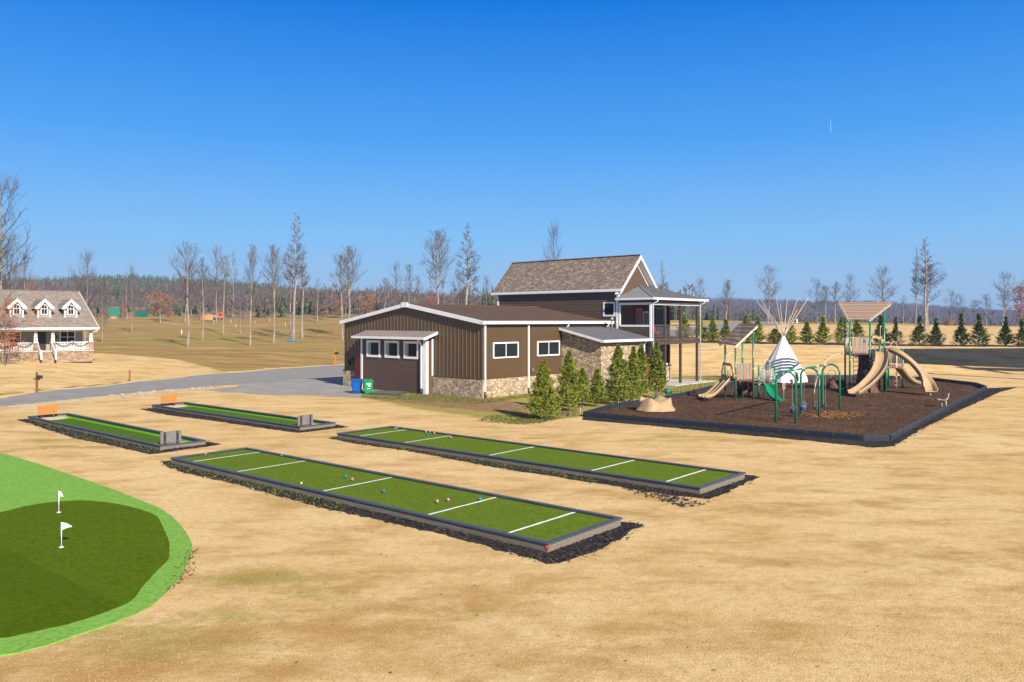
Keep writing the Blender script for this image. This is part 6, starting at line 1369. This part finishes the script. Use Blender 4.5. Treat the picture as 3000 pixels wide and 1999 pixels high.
for i, (px, yb, yt, k) in enumerate(row):
    lb = ('%s young evergreen from the left in the row on the bank' % nth[i]) if i < 10 else ('%s young evergreen from the right in the row on the bank' % nth[19-i]) if i < 19 else 'young evergreen at the right end of the row on the bank'
    h = hit(px, yb); plant(ET[ALT[k][i % 3]], (h.x, h.y, h.z), (yb-yt)/F*h.y, ((26 if k in (0, 3) else 28)+3*math.sin(i*2.3))/F*h.y, 'evergreen_tree', lb, 'evergreen', 'evergreens along the bank', i*1.3)
m = MB(); rr = random.Random(8); vs = []; fs = []
xs = np.linspace(1930, 3120, 160); base = [r_[0] for r_ in row]
for i, px in enumerate(xs):
    yb = np.interp(px, [1930, 2000, 2311, 2700, 3000, 3120], [1001, 1002, 1008.5, 1014, 1016, 1017]); h = hit(px, yb); w = .55+.35*max(0, 1-min(abs(px-b) for b in base)/18)+rr.uniform(-.1, .15)
    for s in (-1, -.5, 0, .5, 1):
        y = h.y+s*w*1.6; vs.append((h.x, y, zg(h.x, y)+.02+.14*(1-abs(s))))
fs = [(i*5+j, (i+1)*5+j, (i+1)*5+j+1, i*5+j+1) for i in range(len(xs)-1) for j in range(4)]
m.add(vs, fs); tag(m.build('mulch_strip', 'black_mulch', None, True), 'dark mulch mound under the row of evergreens', 'mulch bed', kind='stuff')
# ---- far woods (uncountable): thousands of small trees in a few meshes
def woods(name, label, mat, kind, n, pxr, Dr, hr, prob, seed):
    rg = np.random.default_rng(seed); V = []; 
    D = np.sqrt(rg.uniform(Dr[0]**2, Dr[1]**2, n)); px = rg.uniform(pxr[0], pxr[1], n); keep = rg.random(n) < prob(px, D); D = D[keep]; px = px[keep]; n = len(D)
    x = (px-1500)/F*D; z = zt(x, D); H = rg.uniform(hr[0], hr[1], n)*np.where((px < 1900) & (D < 460), .50+.30*np.clip((px-500)/500, 0, 1), 1)
    k = 56 if kind == 'bare' else 48
    cen = np.stack([x, D, z], -1)[:, None, :]
    if kind == 'bare':
        u = rg.random((n, k)); az = rg.uniform(0, 6.28, (n, k)); h = .30+.66*u; r = .20*np.sin(np.pi*np.clip((h-.2)/.85, 0, 1))*rg.random((n, k))**.6
        b = np.stack([r*np.cos(az), r*np.sin(az), h], -1)*H[:, None, None]
        tp = b+np.stack([np.cos(az)*.07, np.sin(az)*.07, .13+0*az], -1)*H[:, None, None]*rg.uniform(.6, 1.4, (n, k, 1))
        w = np.stack([-np.sin(az+1), np.cos(az+1), 0*az], -1)*(.05+.022*H[:, None, None]*rg.random((n, k, 1)))
    else:
        u = rg.random((n, k))**1.3; az = rg.uniform(0, 6.28, (n, k)); r = .24*(1-u*.92)
        b = np.stack([0*az, 0*az, .12+.84*u], -1)*H[:, None, None]
        tp = b+np.stack([r*np.cos(az), r*np.sin(az), -.13+0*az], -1)*H[:, None, None]
        w = np.stack([-np.sin(az), np.cos(az), .9+0*az], -1)*(.085*H[:, None, None]*(1.15-u[..., None]))
    tri = np.stack([b-w+cen, b+w+cen, tp+cen], 2).reshape(-1, 3)
    if kind == 'bare':                                # trunks
        wv = np.zeros((n, 3)); wv[:, 0] = .12+.03*rg.random(n); c0 = np.stack([x, D, z], -1); tz = np.zeros((n, 3)); tz[:, 2] = H*.75
        tri = np.concatenate([tri, np.stack([c0-wv, c0+wv, c0+tz], 1).reshape(-1, 3)])
    nt_ = len(tri)//3; me = bpy.data.meshes.new(name); me.vertices.add(len(tri)); me.vertices.foreach_set('co', tri.ravel().astype(np.float32))
    me.loops.add(nt_*3); me.loops.foreach_set('vertex_index', np.arange(nt_*3, dtype=np.int32)); me.polygons.add(nt_); me.polygons.foreach_set('loop_start', np.arange(0, nt_*3, 3, dtype=np.int32)); me.polygons.foreach_set('loop_total', np.full(nt_, 3, np.int32))
    me.update(); me.validate(); me.materials.append(MATS[mat]); o = bpy.data.objects.new(name, me); COL.objects.link(o); tag(o, label, 'woods', kind='stuff')
nz = lambda px, D: .5+.5*np.sin(px*.017+np.sin(D*.011)*2)*np.cos(D*.013+px*.004)
woods('bare_woods', 'bare grey brown woods covering the left hill and the middle distance', 'wood_bare', 'bare', 9500, (-320, 2020), (268, 850), (9, 14), lambda p, D: np.where((D > 560+50*np.sin(p*.012)) & (p < 1050), .10, np.where(D < 460, .7, .95)), 71)
woods('pine_woods', 'green pines on the crest of the left hill and along the field edge', 'wood_pine', 'pine', 9500, (-320, 2020), (272, 860), (8, 14), lambda p, D: np.where((D > 560+50*np.sin(p*.012)) & (p < 1050), .95, np.where(D < 380, .42*nz(p, D)**2*1.6, .30*nz(p, D))), 72)
woods('bare_woods', 'bare woods on the distant right hills', 'wood_bare', 'bare', 9000, (1900, 3250), (430, 1650), (11, 16), lambda p, D: .9+0*p, 73)
woods('pine_woods', 'dark pines on the distant right hills', 'wood_pine', 'pine', 8000, (1900, 3250), (420, 1660), (10, 16), lambda p, D: np.where(D > 1250, .45*nz(p, D)+.1, np.where((D < 700) & (p < 2560), .55, .30*nz(p, D))), 74)
# ================================================================ SMALL THINGS IN THE DISTANCE
def mailbox(p, h, mat, label, rz=0, style=0):
    t = thing('mailbox', label, 'mailbox', tuple(p), rz, 'roadside mailboxes')
    MB().box(-.06, .06, -.06, .06, -.1, h).build('post', mat, t)
    MB().box(-.35, .3, -.05, .05, h*.62, h*.62+.09).build('arm', mat, t)
    m = MB(); n = 8; pr = [(-.1, 0), (.1, 0)]+[(.1*math.cos(q), .14+.1*math.sin(q)) for q in [i*math.pi/n for i in range(n+1)]]
    z0 = h*.62+.10; L = .46; k = len(pr); m.add([(.05, a, z0+b) for a, b in pr]+[(.05+L, a, z0+b) for a, b in pr], [tuple(range(k)), tuple(range(2*k-1, k-1, -1))]+[(i, k+i, k+(i+1) % k, (i+1) % k) for i in range(k)]); m.build('box', 'black_plastic', t)
    m = MB(); m.box(.2, .22, -.13, -.115, z0+.08, z0+.26); m.build('flag', 'red_paint', t)
mailbox(hit(108, 1153), 1.5, 'mail_wood', 'black mailbox on a reddish wooden post by the road in front of the grey house', R(-25))
mailbox(hit(981, 1070), 2.0, 'mail_yellow', 'black mailbox on a yellow wooden post left of the metal hall', R(-25))
p = hit(380, 1118); o = MB().cyl((0, 0), .07, -.1, .95, 8).build('wooden_post', 'mail_wood'); o.location = p; tag(o, 'short wooden post alone on the light lawn across the road', 'post')
p = hit(532, 981); o = MB().cyl((0, 0), .10, -.1, .95, 10).sphere((0, 0, .95), .10, 10, 5, (1, 1, .5)).build('marker_pipe', 'white_trim', None, True); o.location = p; tag(o, 'white pipe marker left of the largest field tree', 'marker')
for i, (px, py, lb) in enumerate([(677, 945, 'small survey stake right of the slender pale tree'), (747, 948, 'small survey stake right of the dark blotched tree'), (790, 941, 'small survey stake left of the tree with pale lower trunk'), (691, 958, 'small survey stake at the foot of the thin sapling'), (836, 955, 'small survey stake left of the tallest tree'), (627, 948, 'small survey stake beside the tree before the orange truck')]):
    p = hit(px, py+2); o = MB().box(-.06, .06, -.03, .03, 0, 1.0).build('survey_stake', 'pole_wood'); o.location = p; tag(o, lb, 'stake', 'survey stakes in the left field')
p = hit(855, 1001); m = MB(); m.sphere((0, 0, .12), .9, 12, 6, (1, .6, .25), .15, 3); o = m.build('tarp', 'tarp_blue'); o.location = p; tag(o, 'bright blue tarp on the ground under the tallest field tree', 'tarp')
def atD(px, D): x = (px-1500)/F*D; return Vector((x, D, zat(x, D)))
p = atD(337, 262); t = thing('green_shed', 'teal green metal shed beyond the field, the taller one', 'shed', tuple(p), R(20), 'green sheds beyond the field')
m = MB(); m.add([(-1.7, -1.5, 0), (1.6, -1.5, 0), (1.6, 1.5, 0), (-1.7, 1.5, 0), (-1.9, -1.6, 3.3), (1.9, -1.6, 3.1), (1.9, 1.6, 3.1), (-1.9, 1.6, 3.3)], [(0, 3, 2, 1), (0, 1, 5, 4), (1, 2, 6, 5), (2, 3, 7, 6), (3, 0, 4, 7)]); m.build('wall', 'far_green', t); m = MB(); m.slab([(-2, -1.7, 3.4), (2, -1.7, 3.2), (2, 1.7, 3.2), (-2, 1.7, 3.4)], .08); m.build('roof', 'galvanised', t)
p = atD(414, 266); t = thing('green_shed', 'teal green metal shed beyond the field, the lower one', 'shed', tuple(p), R(-10), 'green sheds beyond the field')
MB().box(-1.6, 1.6, -1.2, 1.2, 0, 1.9).build('wall', 'far_green', t); MB().slab([(-1.8, -1.4, 2.1), (1.8, -1.4, 2.0), (1.8, 1.4, 2.0), (-1.8, 1.4, 2.1)], .08).build('roof', 'far_green', t)
for px, D, r, mat, lb, nm in ((332, 252, 1.1, 'red_clay', 'tan dirt mound before the taller green shed', 'dirt_mound'), (610, 256, 2.6, 'red_clay', 'orange clay mound left of the orange truck', 'dirt_mound')):
    p = atD(px, D); m = MB(); m.sphere((0, 0, 0), r, 14, 8, (1.2, 1, .75), .07, 5); o = m.build(nm, mat, None, True); o.location = p; tag(o, lb, 'mound', 'earth mounds beyond the field')
p = atD(646, 255); t = thing('truck', 'small orange dump truck parked far off between the field trees', 'truck', tuple(p), R(15)); t.scale = (.7, .7, .75)
MB().box(-1.0, 1.0, -1.1, 1.1, .8, 3.0).build('cab', 'machine_orange', t); MB().box(-2.9, -1.1, -1.1, 1.1, 1.0, 2.1).build('bed', 'galvanised', t); MB().box(-2.9, 1.4, -.9, .9, .5, .78).build('chassis', 'black_plastic', t); m = MB(); m.box(-.7, .7, -1.13, -1.11, 1.9, 2.6); m.build('windscreen', 'glass', t)
for x in (-2.3, .7):
    for y in (-1.0, 1.0): m = MB(); m.tube([(x, y-.12, .45), (x, y+.12, .45)], .45, 12); m.build('wheel', 'black_plastic', t)
p = atD(2335, 225); t = thing('signboard', 'small brown roofed signboard far behind the tepee poles', 'sign', tuple(p), 0)
MB().box(-.09, .09, -.09, .09, 0, 4.2).build('post', 'deck_brown', t); MB().box(-.16, .16, -.16, .16, 0, 1.2).build('base', 'white_trim', t); MB().box(-.9, .9, -.1, .1, 3.2, 4.0).build('board', 'deck_brown', t); m = MB(); m.slab([(-1.3, -.4, 4.2), (1.3, -.4, 4.2), (1.2, 0, 4.6), (-1.2, 0, 4.6)], .08); m.slab([(-1.3, .4, 4.2), (1.3, .4, 4.2), (1.2, 0, 4.6), (-1.2, 0, 4.6)], .08); m.build('roof', 'deck_brown', t)
p = atD(2783, 222); m = MB(); rr = random.Random(4)
for i in range(260):
    q = Vector((rr.gauss(0, .9), rr.gauss(0, .6), abs(rr.gauss(0, .7)))); d = Vector((rr.gauss(0, 1), rr.gauss(0, 1), rr.gauss(.3, .6))).normalized()*1.0; m.tube([q-d*.5, q+d*.5], .04, 3, False)
m.sphere((0, 0, 0), 1.1, 12, 6, (1.1, .8, 1), .1, 1); o = m.build('brush_pile', 'rust_leaf'); o.location = p; tag(o, 'heap of reddish brush on the far right field', 'brush pile')
a = P(2433, 350, 6000); b = P(2434, 388, 6000); o = MB().tube([a, b], [2.0, 3.5], 6).build('vapour_trail', 'cloud'); tag(o, 'short faint vapour trail high in the blue sky', 'vapour trail')
rr = random.Random(12); m = MB()
for i in range(60):
    D = 12*math.exp(rr.random()*1.2); x = (rr.random()-.5)*1.2*D
    if any(inside(poly, np.array([x]), np.array([D]))[0] for poly in KEEP): continue
    a = rr.uniform(0, 6.28); s = rr.uniform(.02, .045); m.add([(x, D, .02), (x+math.cos(a)*s, D+math.sin(a)*s, .035), (x+math.cos(a+.8)*s*1.6, D+math.sin(a+.8)*s*1.6, .02), (x+math.cos(a+1.6)*s, D+math.sin(a+1.6)*s, .03)], [(0, 1, 2, 3)])
tag(m.build('fallen_leaves', 'oak_leaf'), 'a few brown fallen leaves blown over the lawn', 'leaves', kind='stuff')

# ---- air: pale haze round the whole scene
m = MB(); m.box(-3200, 3200, -350, 3600, -60, 64)
hm = bpy.data.materials.new('haze'); hm.use_nodes = True; nt = hm.node_tree; nt.nodes.clear(); MATS['haze'] = hm
ho = nt.nodes.new('ShaderNodeOutputMaterial'); hv = nt.nodes.new('ShaderNodeVolumePrincipled'); nt.links.new(hv.outputs[0], ho.inputs['Volume'])
hv.inputs['Density'].default_value = .00024; hv.inputs['Color'].default_value = (.40, .62, 1.0, 1); hv.inputs['Anisotropy'].default_value = 0
o = m.build('haze', 'haze'); tag(o, 'thin pale haze in the air', 'haze', kind='stuff')
